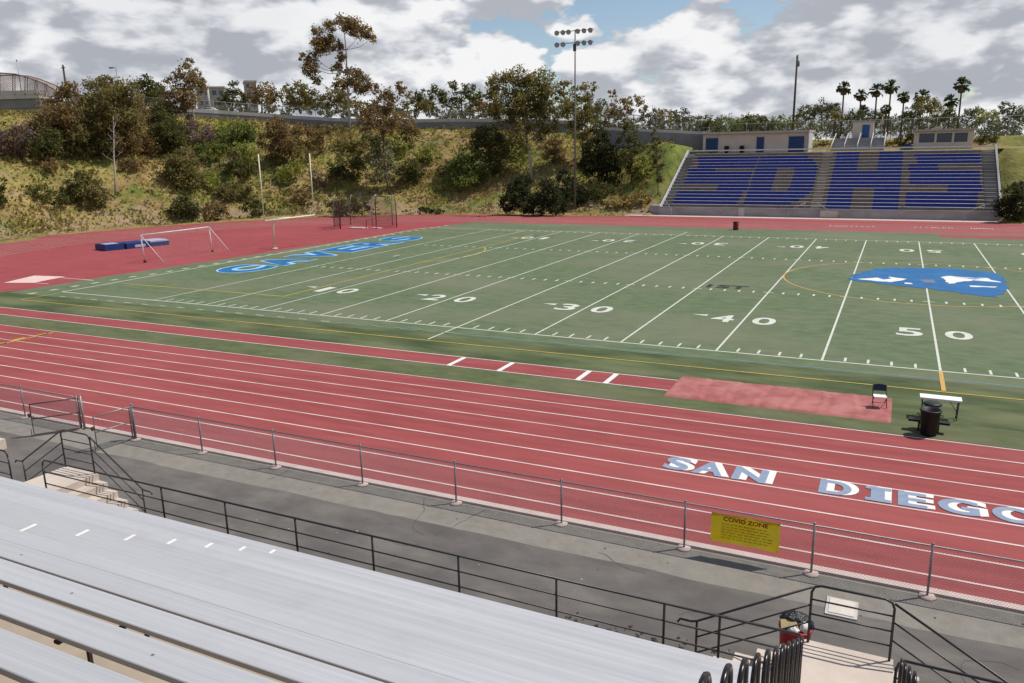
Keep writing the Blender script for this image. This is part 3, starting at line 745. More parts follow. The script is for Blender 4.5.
# overfull litter bin
t = thing('litter_bin', 'overfull red bin with black liner and white paper beside the right landing', 'bin', (-3.20, -22.38, .02))
MB().lathe([(.22,0),(.23,.02),(.27,.74),(.29,.78),(.29,.82),(.26,.82)], n=24).build('bin_body', M['redbin'], t)
random.seed(2)
def lumpy(c, r, sq, sd, amp=.18, n=14, mi=0, mb=None):
    mb = mb or MB(); vs = []
    for j in range(n+1):
        for i in range(2*n):
            th = math.pi*j/n; ph = math.pi*i/n
            d = Vector((math.sin(th)*math.cos(ph), math.sin(th)*math.sin(ph), math.cos(th)))
            q = 1 + amp*noise.noise(d*2.3+Vector((sd,0,0))) + amp*.5*noise.noise(d*6+Vector((0,sd,0)))
            vs.append((c[0]+d.x*r*q*sq[0], c[1]+d.y*r*q*sq[1], c[2]+d.z*r*q*sq[2]))
    w = 2*n
    mb.add(vs, [(j*w+i, (j+1)*w+i, (j+1)*w+(i+1)%w, j*w+(i+1)%w) for j in range(n) for i in range(w)], mi, True)
    return mb
lumpy((-.02,.12,.87), .22, (1.15,.8,.62), 3, .3).build('black_bag', M['bag'], t)
lumpy((.16,-.08,.86), .11, (.8,.9,.9), 7, .5, 8).build('paper', M['paper'], t)
lumpy((-.02,-.18,.84), .09, (1.1,.8,.6), 9, .5, 8).build('paper', M['paper'], t)
MB().obox((-.10,-.08,.87), (.13,.03,.02), (-.02,.10,.03), (-.01,-.02,.02)).build('cardboard', M['cardboard'], t)
lumpy((.24,.06,.84), .10, (.7,.8,1.0), 5, .4, 8).build('wrapper', M['navy'], t)
# ---------------------------------------------------------------- things beside the pit
t = thing('pit_cover', 'pinkish red padded cover over the long jump pit', 'pit cover', (-5.67, -6.18, .02))
mb = MB(); A, B = 3.92, 1.44; nx_, ny_ = 160, 30
def pz(x, y):
    e = min(1, min(A-abs(x), B-abs(y))/.12); fold = sum(.016*math.exp(-((x-q-.12*math.sin(y*1.3+q))/.09)**2) - .016*math.exp(-((x-q-.22-.12*math.sin(y*1.3+q))/.10)**2) for q in (-2.7,-1.6,-.55,.5,1.55,2.7))
    return .06*max(0,e)**.5 + (fold + .02*noise.noise(Vector((x*.9, y*.9, 0))))*max(0,e)
vs = [(A*(2*i/nx_-1), B*(2*j/ny_-1), pz(A*(2*i/nx_-1), B*(2*j/ny_-1))) for j in range(ny_+1) for i in range(nx_+1)]
mb.add(vs, [(j*(nx_+1)+i, j*(nx_+1)+i+1, (j+1)*(nx_+1)+i+1, (j+1)*(nx_+1)+i) for j in range(ny_) for i in range(nx_)], 0, True)
mb.build('tarp', M['pitred'], t)
# folding chair
t = thing('folding_chair', 'folding chair with pale seat and dark blue back on the pit cover', 'chair', (-2.17, -6.12, .12), rad(8))
MB().box(-.21,-.20,.355,.21,.18,.385).build('seat', M['tablewhite'], t)
mb = MB(); n = 8
for k in range(n):
    a0, a1 = -.22+.44*k/n, -.22+.44*(k+1)/n; y = lambda a: .20+.03*math.cos(a*6)
    mb.add([(a0,y(a0),.50),(a1,y(a1),.50),(a1,y(a1)+.04,.74-abs(a1)*.12),(a0,y(a0)+.04,.74-abs(a0)*.12),(a0,y(a0)+.02,.50),(a1,y(a1)+.02,.50),(a1,y(a1)+.06,.74-abs(a1)*.12),(a0,y(a0)+.06,.74-abs(a0)*.12)], [(0,1,2,3),(7,6,5,4),(3,2,6,7),(0,4,5,1)])
mb.build('backrest', M['navy'], t)
for sx in (-.22, .22):
    MB().tube([(sx,-.24,0),(sx,.20,.50),(sx,.24,.70)], .014, 6).build('front_leg', M['blacksteel'], t)
    MB().tube([(sx*.93,.26,0),(sx*.93,-.12,.36)], .014, 6).build('rear_leg', M['blacksteel'], t)
MB().tube([(-.2,.19,.07),(.2,.19,.07)], .012, 6).build('stretcher', M['blacksteel'], t)
# folding table
t = thing('folding_table', 'white topped folding table behind the black bin at the turf edge', 'table', (-.30, -6.40, .02))
MB().box(-.63,-.24,.70,.63,.24,.735).build('table_top', M['tablewhite'], t)
MB().box(-.60,-.21,.665,.60,.21,.70).build('apron', M['tablewhite'], t)
for sx in (-1, 1):
    MB().tube([(sx*.52,-.18,0),(sx*.55,-.18,.68)], .017, 6).tube([(sx*.52,.18,0),(sx*.55,.18,.68)], .017, 6).tube([(sx*.52,-.18,.12),(sx*.52,.18,.12)], .014, 6).build('leg_frame', M['blacksteel'], t)
    MB().tube([(sx*.53,0,.25),(sx*.25,0,.67)], .01, 6).build('brace', M['blacksteel'], t)
t = thing('litter_bin', 'tall black bin with rolled rim standing on the grass by the track', 'bin', (-.66, -8.35, .024))
MB().lathe([(.23,0),(.24,.015),(.295,.78),(.32,.80),(.33,.83),(.315,.855),(.27,.855),(.25,.70),(.0,.66)], n=28).build('bin_body', M['blackplastic'], t)
for a in (0, math.pi): MB().tube([(.30*math.cos(a),-.09,.66),(.37*math.cos(a),-.09,.66),(.37*math.cos(a),.09,.66),(.30*math.cos(a),.09,.66)], .012, 6).build('handle', M['blackplastic'], t)
t = thing('round_stool', 'black stool with round padded seat just behind the black bin', 'stool', (-.60, -7.72, .024))
MB().lathe([(.0,.80),(.25,.80),(.28,.83),(.28,.87),(.24,.90),(.0,.90)], n=24).build('seat', M['blackplastic'], t)
for k in range(4):
    a = math.pi/4+math.pi/2*k; MB().tube([(.15*math.cos(a),.15*math.sin(a),.80),(.22*math.cos(a),.22*math.sin(a),0)], .014, 6).build('leg', M['blacksteel'], t)
pts = [(.19*math.cos(q*math.pi/8), .19*math.sin(q*math.pi/8), .32) for q in range(17)]
MB().tube(pts, .010, 6).build('foot_ring', M['blacksteel'], t)
t = thing('low_bench', 'low black bench half hidden behind the black bin', 'bench', (-.66, -7.98, .024), rad(-3))
MB().box(-.60,-.13,.30,.60,.13,.37).build('seat', M['blackplastic'], t)
for sx in (-.28,.28): MB().box(sx-.03,-.11,0,sx+.03,.11,.30).build('leg', M['blackplastic'], t)
# ---------------------------------------------------------------- things at the end of the field
t = thing('football_goalpost', 'tall pale yellow football goalpost behind the left end zone', 'goalpost', (-58.2, 25.4, .016))
MB().tube([(0,0,0),(0,0,2.3),(.08,.02,2.65),(.3,.06,2.92),(.7,.15,3.03),(1.9,.42,3.05)], .09, 12).build('gooseneck', M['goalpaint'], t)
MB().tube([(1.9,-3.2,3.05),(1.95,4.06,3.05)], .075, 10).build('crossbar', M['goalpaint'], t)
for y in (-3.2, 4.06): MB().tube([(1.9,y,3.05),(1.9,y,9.25)], .055, 10).build('upright', M['goalpaint'], t)
MB().lathe([(.3,0),(.3,.03),(.1,.05)], n=16).build('base_plate', M['goalpaint'], t)
t = thing('soccer_goal', 'white portable soccer goal frame on the red apron', 'soccer goal', (-62.4, 17.3, .016))
G = 3.95
for y in (-G, G):
    MB().tube([(0,y,0),(-.15,y,2.42)], .048, 10).build('post', M['whitesteel'], t)
    MB().tube([(-.12,y,2.40),(2.0,y+.3,.05)], .035, 8).build('stay', M['whitesteel'], t)
    MB().lathe([(.13,0),(.13,.16),(.09,.18)], (0,y,0), 12).build('wheel', M['tyre'], t)
MB().tube([(-.15,-G,2.42),(-.15,G,2.42)], .058, 10).build('crossbar', M['whitesteel'], t)
mb = MB(); mb.add([(-.12,-G,2.36),(-.12,G,2.36),(1.98,G+.3,.08),(1.98,-G+.3,.08)], [(0,1,2,3)]); mb.build('net', M['goalnet'], t)
# landing mats
dv = Vector((-73.8,24.6,0)) - Vector((-75.5,18.2,0)); A = math.atan2(dv.y, dv.x)
for k, (lx, l, w, h, lab, m2) in enumerate(((2.0, 1.9, 2.4, .62, 'dark blue vault mat at the left end of the row on the red apron', 'bluemat'), (4.3, 2.3, 2.6, .55, 'middle blue vault mat with a pale panel on the red apron', 'bluemat'), (6.7, 2.0, 2.4, .58, 'pale topped blue vault mat behind the soccer goal post', 'bluemat'))):
    c = Vector((-75.2,17.2,0)) + dv.normalized()*(lx+.2)
    t = thing('landing_mat', lab, 'mat', (c.x, c.y, .016), A, 'blue landing mats on the red apron')
    MB().box(-l/2,-w/2,0,l/2,w/2,h-.14).build('foam_block', M[m2], t)
    MB().box(-l/2+.03,-w/2+.03,h-.137,l/2-.03,w/2-.03,h).build('top_pad', M['bluemat2'] if k == 2 else M['bluemat'], t)
    if k == 1: MB().box(-.3,-w/2-.008,.10,.8,-w/2-.003,.38).build('pale_panel', M['bluemat2'], t)
    if k == 0: MB().box(-l/2+.2,-w/2+.3,h,l/2-.4,w/2-.8,h+.03).build('pale_panel', M['bluemat2'], t)
# throwing cage
t = thing('throwing_cage', 'netted throwing cage with dark poles behind the end zone corner', 'throwing cage', (-62.0, 47.0, .016))
PT = [(-2.6,-2.7),(-5.2,-.6),(-5.0,2.6),(-2.2,4.4),(1.2,3.2),(3.6,.6)]
for i, (x, y) in enumerate(PT):
    h = 4.6 if i in (0,) else 3.9
    MB().tube([(x,y,0),(x,y,h*.7),(x+ (.35 if x < 0 else -.2), y, h)], .085 if i == 0 else .06, 8).build('pole', M['rust'] if i in (0,3,5) else M['galv'], t)
for i in range(5):
    (xa, ya), (xb, yb) = PT[i], PT[i+1]; n = 8; vs = []
    for q in range(n+1):
        u = q/n; sag = .5*4*u*(1-u)
        vs += [(xa+(xb-xa)*u, ya+(yb-ya)*u, .05), (xa+(xb-xa)*u, ya+(yb-ya)*u, 3.7-sag*(1.0 if i != 4 else 1.8))]
    MB().add(vs, [(2*q, 2*q+2, 2*q+3, 2*q+1) for q in range(n)]).build('net', M['net'], t)
MB().box(-2.0,-1.9,0,.3,-.9,.12).box(1.0,-1.2,0,2.2,-.6,.10).build('ground_board', M['palecap'], t)
for x in (.5, 2.0): MB().tube([(x,-1.6,0),(x-.1,-1.3,1.0),(x+.3,-.9,1.1)], .05, 8).build('net_weight', M['redbin'], t)
MB().tube([(-1.4,2.4,0),(-1.4,2.4,2.6),(-1.2,2.4,3.4),(-.6,2.4,3.9)], .10, 8).build('cranked_pole', M['palecap'], t)
# red barrel
t = thing('litter_barrel', 'small dark red barrel by the far sideline', 'barrel', (-18.3, 55.6, .03))
MB().lathe([(.29,0),(.30,.3),(.29,.32),(.31,.62),(.30,.64),(.31,.9),(.27,.9),(.26,.8),(0,.78)], n=18).build('barrel_body', mat('dark_red_paint', (.16,.012,.018), None, 2, .5), t)
MB().lathe([(.315,.86),(.325,.88),(.325,.92),(.30,.92)], n=18).build('rim', M['blackplastic'], t)
# floodlight mast
b = hit(575, 211.5); b.z -= .2
t = thing('floodlight_mast', 'tall grey floodlight mast with twelve lamps behind the far track', 'floodlight', b)
H = 25.6 - b.z; k = (b.y-CAM.y)/(76.4-CAM.y)
MB().tube([(0,0,0),(0,0,H*.5),(0,0,H)], [.16,.125,.09], 12).build('mast', M['polegrey'], t)
for z in (H-.15, H-1.75): MB().tube([(-2.8*k,.0,z),(2.8*k,.0,z)], .05, 6).build('crossarm', M['polegrey'], t)
MB().box(-.22,-.25,H-2.9,.22,-.12,H-1.9).build('ballast_box', M['lampcan'], t)
lamp = None
for z in (H-.15, H-1.75):
    for i, x in enumerate((-2.7,-1.75,-.9,.55,1.5,2.45)):
        if z < H-1 and i == 2: continue
        aim = Vector((.25 if i < 3 else -.12, -1, -.45)).normalized(); side = aim.cross(Vector((0,0,1))).normalized(); up = side.cross(aim)
        mb = MB(); prof = [(-.28,.10),(-.22,.20),(.05,.33),(.16,.36),(.17,.33)]; n = 12
        cpt = Vector((x*k, -.28, z-.12))
        vs = [cpt + aim*p[0] + (side*math.cos(2*math.pi*j/n)+up*math.sin(2*math.pi*j/n))*p[1] for p in prof for j in range(n)]
        mb.add(vs, [(a*n+j, a*n+(j+1)%n, (a+1)*n+(j+1)%n, (a+1)*n+j) for a in range(4) for j in range(n)] + [list(range(n))[::-1]], 0, True)
        mb.tube([(x*k,0,z), tuple(cpt-aim*.2)], .03, 5)
        p = mb.build('lamp', M['lampcan'], t)
        g = MB(); g.add([cpt + aim*.15 + (side*math.cos(2*math.pi*j/n)+up*math.sin(2*math.pi*j/n))*.32 for j in range(n)], [list(range(n))]); g.build('lens', M['lens'], p)
# ---------------------------------------------------------------- far grandstand
FX0, FX1, FY0 = -32.3, 9.2, 74.0
t = thing('far_grandstand', 'blue and tan grandstand with SDHS spelled across its seats', 'grandstand', (0, FY0, 0))
mb = MB(); mb.box(FX0, 0, 0, FX1, .3, 1.15); mb.box(FX0, .3, 0, FX1, 1.0, 1.05); mb.build('front_wall', M['greyconc'], t)
MB().box(FX0-1.3,.2,0,FX0-.003,1.6,1.3).build('end_block', M['greyconc'], t)
NR = 17; RUN = .84; RISE = .418; Y0 = 1.0; Z0 = 1.10
prof = [(Y0, .6)]
y, z = Y0, Z0-.1
for i in range(NR+1): prof += [(y, z), (y+RUN, z)]; y += RUN; z += RISE
prof += [(y, .5)]; k = len(prof); mb = MB()
mb.add([(x, p[0], p[1]) for x in (FX0+.3, FX1-.3) for p in prof], [(i, k+i, k+i+1, i+1) for i in range(k-1)] + [list(range(k)), list(range(k, 2*k))[::-1]])
mb.build('terrace', M['greyconc'], t)
YT, ZT = y, z
MB().box(FX0+.1, YT-.2, ZT-.02, FX1-.1, YT-.1, ZT+.17).build('top_rail', M['whitesteel'], t)
for x in (FX0, FX1-.25):
    mb = MB(); mb.add([(xx, yy, zz) for xx in (x, x+.25) for yy, zz in ((.1,.3),(.1,1.35),(1.0,1.45),(YT,ZT+.25),(YT,.3))], [(0,1,2,3,4),(9,8,7,6,5),(0,5,6,1),(1,6,7,2),(2,7,8,3),(3,8,9,4)]); mb.build('side_wall', M['palecap'] if x == FX0 else M['greyconc'], t)
SEC = [(-30.75, -12.45), (-11.0, 7.35)]
for (xa, xb, nm_) in ((FX0+.3, -30.8, 'a'), (-12.4, -11.05, 'b'), (7.4, FX1-.3, 'c')):   # aisle steps
    mb = MB()
    for i in range(NR):
        yy, zz = Y0+RUN*i, Z0-.1+RISE*i
        mb.box(xa, yy-RUN*.5, zz-.1, xb, yy-.003, zz+RISE*.5-.2)
        mb.box(xa+.05, yy-.05, zz+.16, xb-.05, yy+.02, zz+.22)
    mb.build('aisle_steps', M['concrete'] if nm_ == 'b' else M['greyconc'], t)
def let_S(u, v, sh=0):
    if v > .97 or v < .03: return False
    if .625+sh < v < .73+sh: return u < .42 - (v-.68)*.3
    if .31 < v < .405: return u > .56
    if v >= .73+sh: return u > .10 - (v-.85)*.5 or u > .12
    if v <= .31: return u < .93 - (.15-v)*.2
    return .02 + abs(v-.5)*.1 < u < .98
def let_D(u, v):
    if v < .03 or v > .97: return False
    e = 1.0 - .42*max(0, (abs(v-.52)-.16)/.34)**2
    if u > e: return False
    return not (.36 < u < .64 - .25*max(0, abs(v-.5)-.12) and .28 < v < .70)
def let_H(u, v):
    if v < .02 or v > .99: return False
    if not (.02 < u < .98): return False
    return not (.35 < u < .65 and (v > .67 or v < .36))
LET = [[('S', -30.75, -21.1), ('D', -21.0, -12.6)], [('H', -10.7, -1.8), ('2', -1.2, 7.2)]]
random.seed(6)
for s, (xa, xb) in enumerate(SEC):
    for i in range(NR):
        yy, zz = Y0+RUN*i+.18, Z0+RISE*i+.34; v = (i+.5)/NR
        mb = MB()
        mb.add([(x_, y_, z_) for x_ in (xa, xb) for y_, z_ in ((yy,zz),(yy,zz+.010),(yy+.04,zz+.028),(yy+.30,zz+.03),(yy+.30,zz))], [(0,1,2,3,4),(9,8,7,6,5),(0,5,6,1),(1,6,7,2),(2,7,8,3),(3,8,9,4),(4,9,5,0)], 0)                    # bench top
        n = int((xb-xa)/.15); runs = []
        for q in range(n):
            x = xa + (xb-xa)*(q+.5)/n; on = False
            for L, la, lb in LET[s]:
                u = (x-la)/(lb-la)
                if 0 <= u <= 1: on = {'S': lambda: let_S(u, v), 'D': lambda: let_D(u, v), 'H': lambda: let_H(u, v), '2': lambda: let_S(u, v, .03)}[L]()
            if runs and runs[-1][2] == on: runs[-1][1] = q+1
            else: runs.append([q, q+1, on])
        for q0, q1, on in runs:
            x0, x1 = xa+(xb-xa)*q0/n, xa+(xb-xa)*q1/n
            mb.box(x0, yy+.015, zz-.375, x1, yy+.045, zz-.003, 1 if on else 2)   # painted fascia board
            mb.box(x0, yy-.30, zz-.405, x1, yy+.01, zz-.378, 1 if on else 2)  # foot board
        mb.build('seat_row', [M['faralu'], M['seatblue'], M['seattan']], t)
for x in (-21.05, -1.5):                                               # thin section posts on the rows
    mb = MB(); mb.box(x-.05, -.02, 1.15, x+.05, .06, 1.9); mb.box(x-.06, 1.0, 1.2, x+.06, 1.1, 1.5); mb.build('marker_post', M['polegrey'], t)
for xs, dx in ((-31.2,-1),( -12.9,1.9),(-11.4,-1.6),(7.2,2.0)):          # front steps rails
    mb = MB(); mb.tube([(xs,-.03,1.9),(xs-dx,-.9,.95)], .028, 6); mb.tube([(xs-dx,-.9,0),(xs-dx,-.9,.95)], .028, 6); mb.tube([(xs,-.03,1.0),(xs,-.03,1.9)], .028, 6)
    mb.build('step_rail', M['faralu'], t)
MB().box(-11.0,-.06,.1,-8.9,-.005,.95).build('tan_panel', M['concrete'], t)
MB().box(-21.3,-.05,.0,-20.5,-.005,1.15).build('pale_panel', M['palecap'], t)
# ---------------------------------------------------------------- buildings above the far stand
gz = 8.22
t = thing('field_house', 'long low cream building with three blue doors above the far stand', 'building', (-22.6, 92.2, gz))
MB().box(-7.8,0,-.3,7.7,5.5,2.85).build('wall', M['cream'], t)
MB().box(-8.05,-.75,2.85,7.95,5.8,3.12).build('roof', M['roofgrey'], t)
for x, w in ((-6.4,1.9),(.9,1.1),(6.1,2.2)):
    d = MB().box(x-w/2,-.07,0.0,x+w/2,-.005,2.25).build('door', M['bluedoor'], t)
    MB().box(x-w/2-.09,-.05,0,x-w/2-.003,-.004,2.34).box(x+w/2+.003,-.05,0,x+w/2+.09,-.004,2.34).box(x-w/2-.09,-.05,2.343,x+w/2+.09,-.004,2.43).build('frame', M['palecap'], d)
    MB().box(x+w/2-.22,-.11,1.0,x+w/2-.12,-.075,1.1).build('handle', M['galv'], d)
MB().box(7.72,-.5,-.2,7.9,5.0,2.84).build('side_fin', M['palecap'], t)
for x, lab in ((-26.6,'left'),(-24.3,'right')):
    q = thing('litter_bin', f'dark bin against the cream field house wall, {lab} one of the two', 'bin', (x, 91.6, gz), 0, 'bins by the field house')
    MB().lathe([(.28,0),(.36,.8),(.38,.85),(.3,.9)], n=14).build('bin_body', M['blackplastic'], q); MB().lathe([(.38,.9),(.30,1.02),(0,1.06)], n=14).build('lid', M['blackplastic'], q)
t = thing('press_box', 'small cream press box with three dark blue windows above the far stand', 'building', (3.0, 95.5, gz))
mb = MB(); x0, x1 = -3.75, 3.75
mb.box(x0,0,-.3,x1,.2,1.0); mb.box(x0,0,2.25,x1,.2,2.6); mb.box(x0,.2,-.3,x0+.2,4,2.6); mb.box(x1-.2,.2,-.3,x1,4,2.6); mb.box(x0+.2,3.8,-.3,x1-.2,4,2.6)
WX = [(-3.1,-1.15),(-.85,1.05),(1.35,3.0)]
e = [x0] + [q for w in WX for q in w] + [x1]
for i in range(0, 8, 2): mb.box(e[i],0,1.0,e[i+1],.2,2.25)
mb.build('wall', M['cream'], t)
for a, b_ in WX:
    w = MB().box(a,.06,1.0,a+.06,.14,2.25).box(b_-.06,.06,1.0,b_,.14,2.25).box(a+.06,.06,1.0,b_-.06,.14,1.06).box(a+.06,.06,2.19,b_-.06,.14,2.25).build('window', M['bluedoor'], t)
    MB().box(a+.06,.09,1.06,b_-.06,.11,2.19).build('pane', M['glassdark'], w)
MB().box(x0-.35,-.7,2.6,x1+.3,4.4,2.82).build('roof', M['roofgrey'], t)
MB().box(x0-1.2,-.3,-.2,x0-.3,-.2,.9).build('blue_panel', M['bluemat'], t)
MB().box(-1.2,1,2.82,-.2,2.2,3.2).build('roof_unit', M['roofgrey'], t)
zz = height(-8, 104.5)
t = thing('ticket_booth', 'tiny cream booth with a blue door at the top of the steps', 'building', (-8.0, 104.0, 9.9))
MB().box(-1.5,0,-.5,1.5,2.6,2.6).build('wall', M['cream'], t); MB().box(-1.6,-.15,2.6,1.6,2.75,2.75).build('roof', M['roofgrey'], t)
d = MB().box(-.1,-.06,.05,.95,-.005,2.2).build('door', mat('bright_blue_door', (.02,.09,.26), None, 2, .5), t); MB().box(.72,-.10,1.0,.82,-.065,1.1).build('handle', M['galv'], d)
t = thing('concrete_steps', 'wide grey steps with white handrails below the tiny booth', 'steps', (-8.2, 95.5, gz))
mb = MB()
for i in range(9): mb.box(-3.6, .9*i, -.3, 3.6, 9.0, .2*(i+1)) if False else mb.box(-3.6, .85*i, -.3, 3.6, .85*(i+1)-.003, .195*(i+1)+.12)
mb.build('treads', M['greyconc'], t)
for x in (-3.6,-1.8,0,1.8,3.6):
    MB().tube([(x,-.1,.0),(x,-.1,1.0),(x,7.6,2.65),(x,7.6,1.7)], .06, 6).build('handrail', M['whitesteel'], t)
# high fence behind
def long_fence(name, label, pts, h, spacing, mesh_m, post_m, rail_r=.05, post_r=.05, group=None):
    t = thing(name, label, 'fence', pts[0], 0, group); o = Vector(pts[0])
    P = [Vector(p)-o for p in pts]
    MB().tube([p+Vector((0,0,h)) for p in P], rail_r, 6).build('top_rail', post_m, t)
    mb = MB(); vs = [q for p in P for q in (p, p+Vector((0,0,h)))]
    mb.add(vs, [(2*i, 2*i+2, 2*i+3, 2*i+1) for i in range(len(P)-1)]); mb.build('mesh_panel', mesh_m, t)
    acc = 0; nextp = 0
    for i in range(len(P)-1):
        L = (P[i+1]-P[i]).length
        while nextp <= acc+L:
            p = P[i] + (P[i+1]-P[i])*((nextp-acc)/L); MB().tube([p, p+Vector((0,0,h+.1))], post_r, 5).build('post', post_m, t); nextp += spacing
        acc += L
    return t
long_fence('boundary_fence', 'tall chain link fence behind the booth and the press box', [(x, 107.5 + .0*x, height(x,107.5)-.1) for x in (-36,-28,-20,-12,-4,4,12,20,30)], 3.0, 3.2, M['farmesh'], M['galv'])
# side path and small wall right of the press box
mb = MB(); mb.sheet([(9.5,90.5),(40,92.5),(40,94),(9.5,92)], 8.36)
struct(mb, 'upper_path', M['palecap'], 'pale path on the bank right of the far stand')
# ---------------------------------------------------------------- road on the left embankment
def crest_pts(pxs, off, tz=0):
    out = []
    for px in pxs:
        d = ray(px, 125); t_ = 60
        while True:
            p = CAM + d*t_
            if dist_s(p.x, p.y) >= run_at(px)+off and (p.y > 24 or p.x < -50): break
            t_ += .2
        out.append((p.x, p.y, height(p.x, p.y)+tz))
    return out
PXS = [140,160,180,220,260,300,340,380,420,460,500,540,580]
CP = crest_pts(PXS, 1.5)
def wall_along(name, label, pts, h, th, cap, m1, m2, cat, deep=-.5):
    t = thing(name, label, cat, pts[0]); o = Vector(pts[0]); P = [Vector(p)-o for p in pts]
    mb = MB(); mc = MB()
    for i in range(len(P)-1):
        dvec = (P[i+1]-P[i]); nrm = Vector((-dvec.y, dvec.x, 0)).normalized()*th/2; u = Vector((0,0,1))
        a, b_ = P[i], P[i+1]
        for m_, z0, z1, g in ((mb, deep, h, 1.0), (mc, h+.003, h+cap, 1.25)):
            v = [a-nrm*g+u*z0, b_-nrm*g+u*z0, b_+nrm*g+u*z0, a+nrm*g+u*z0, a-nrm*g+u*z1, b_-nrm*g+u*z1, b_+nrm*g+u*z1, a+nrm*g+u*z1]
            m_.add(v, [(0,3,2,1),(4,5,6,7),(0,1,5,4),(2,3,7,6)] + ([(3,0,4,7)] if i == 0 else []) + ([(1,2,6,5)] if i == len(P)-2 else []))
    mb.build('barrier_wall', m1, t); mc.build('coping', m2, t)
    return t
wall_along('roadside_barrier', 'long grey concrete barrier along the road at the top of the hillside', [(p[0], p[1], p[2] - (.75 if q < 6 else .75 - .15*min(5, q-6))) for q, p in enumerate(CP)], 1.75, .35, .60, M['barrier'], M['palecap'], 'barrier')
long_fence('roadside_fence', 'low wire fence above the grey road barrier', [(p[0]-.2, p[1]+.9, p[2]+1.2) for p in CP], 1.9, 6.0, M['farmesh'], M['galv'], .045, .05)
CP2 = crest_pts([612,630,650,670,690,720], 0)
CP2 = [(p[0], max(p[1], 99), height(p[0], max(p[1],99))) for p in CP2]
CP2 = []
for px_, py_ in ((604,138),(625,139),(650,140),(675,141),(703,142.5)):
    d = ray(px_, py_); q = 128.0; p = CAM + d*q; CP2.append((p.x, p.y, p.z))
wall_along('roadside_barrier', 'grey barrier of the lower road left of the field house', CP2, 1.25, .35, .45, M['barrier'], M['palecap'], 'barrier', -1.6)
long_fence('roadside_fence', 'wire fence over the lower road left of the field house', [(p[0], p[1]+.8, p[2]+1.5) for p in CP2], 2.3, 4.5, M['farmesh'], M['rust'], .05, .06)
# white car on the upper road
d = ray(208, 110.5); p = CAM + d*150
t = thing('parked_car', 'white car on the hilltop road beside the bare pale tree trunk', 'car', (p.x, p.y, p.z-.9), rad(28))
mb = MB(); pr = [(-2.1,.35),(-2.15,.75),(-1.3,.92),(-.6,1.42),(.9,1.45),(1.7,.98),(2.15,.9),(2.15,.35)]; k = len(pr)
mb.add([(x, y*(.82 if z > 1.2 else 1), z) for y in (-.88,.88) for x, z in pr], [list(range(k)), list(range(k,2*k))[::-1]] + [(i, k+i, k+(i+1)%k, (i+1)%k) for i in range(k)]); mb.build('body', M['carwhite'], t)
for y in (-.83,.83): mb = MB(); mb.add([(-1.05,y*1.03,.95),(1.45,y*1.03,.95),(.8,y*.93,1.36),(-.55,y*.93,1.36)], [(0,1,2,3)]); mb.build('side_window', M['glassdark'], t)
for x in (-1.35,1.35):
    for y in (-.85,.85): MB().tube([(x,y-.1,.32),(x,y+.1,.32)], .32, 14).build('wheel', M['tyre'], t)
M['cageframe'] = mat('brown_cage_paint', (.24,.15,.115), (.18,.11,.085), 1, .8)
# bridge end at far left
d = ray(10, 104); p = CAM + d*150; zc = p.z
def atd(px, py, D): return CAM + ray(px, py)*D
t = thing('concrete_bridge', 'concrete bridge deck with arched wire cage at the far left edge', 'bridge', atd(0, 112, 150))
o = Vector(t.location)
a, b_ = atd(-60, 97, 150)-o, atd(38, 94, 150)-o; ax = (b_-a)/2; c_ = (a+b_)/2; dep = Vector((-ax.y, ax.x, 0)).normalized()
MB().obox(c_+dep*2, (ax.x,ax.y,ax.z), tuple(dep*2.0), (0,0,.75)).build('deck', M['palecap'], t)
MB().obox(c_+dep*2+Vector((0,0,-1.6)), (ax.x*.98,ax.y*.98,ax.z), tuple(dep*1.5), (0,0,.84)).build('girder', M['barrier'], t)
a2, b2 = atd(-60, 110, 151)-o, atd(37, 107, 151)-o; ax2 = (b2-a2)/2; c2_ = (a2+b2)/2
MB().obox(c2_+dep*1.5, (ax2.x,ax2.y,ax2.z), tuple(dep*.5), (0,0,1.6)).build('abutment', M['palecap'], t)
mb = MB(); prof = [(-60,80),(-20,74),(0,73),(15,74),(25,76.5),(35,80),(45,84),(55,90),(60,94)]; n = len(prof)
top = [atd(x, y, 150)-o for x, y in prof]; bot = [atd(x, 95 if x < 40 else 97, 150)-o for x, y in prof]
for k_ in (0, 4): mb.add([q+dep*k_ for q in top] + [q+dep*k_ for q in bot], [(i, n+i, n+i+1, i+1) for i in range(n-1)])
mb.add(top + [q+dep*4 for q in top], [(i, i+1, n+i+1, n+i) for i in range(n-1)])
mb.build('cage_mesh', M['cagemesh'], t)
mb = MB()
for i in range(n-1):
    for k_ in (0, 4): mb.tube([top[i]+dep*k_, top[i+1]+dep*k_], .12, 5); mb.tube([top[i]+dep*k_, bot[i]+dep*k_], .09, 5)
mb.build('cage_frame', M['cageframe'], t)
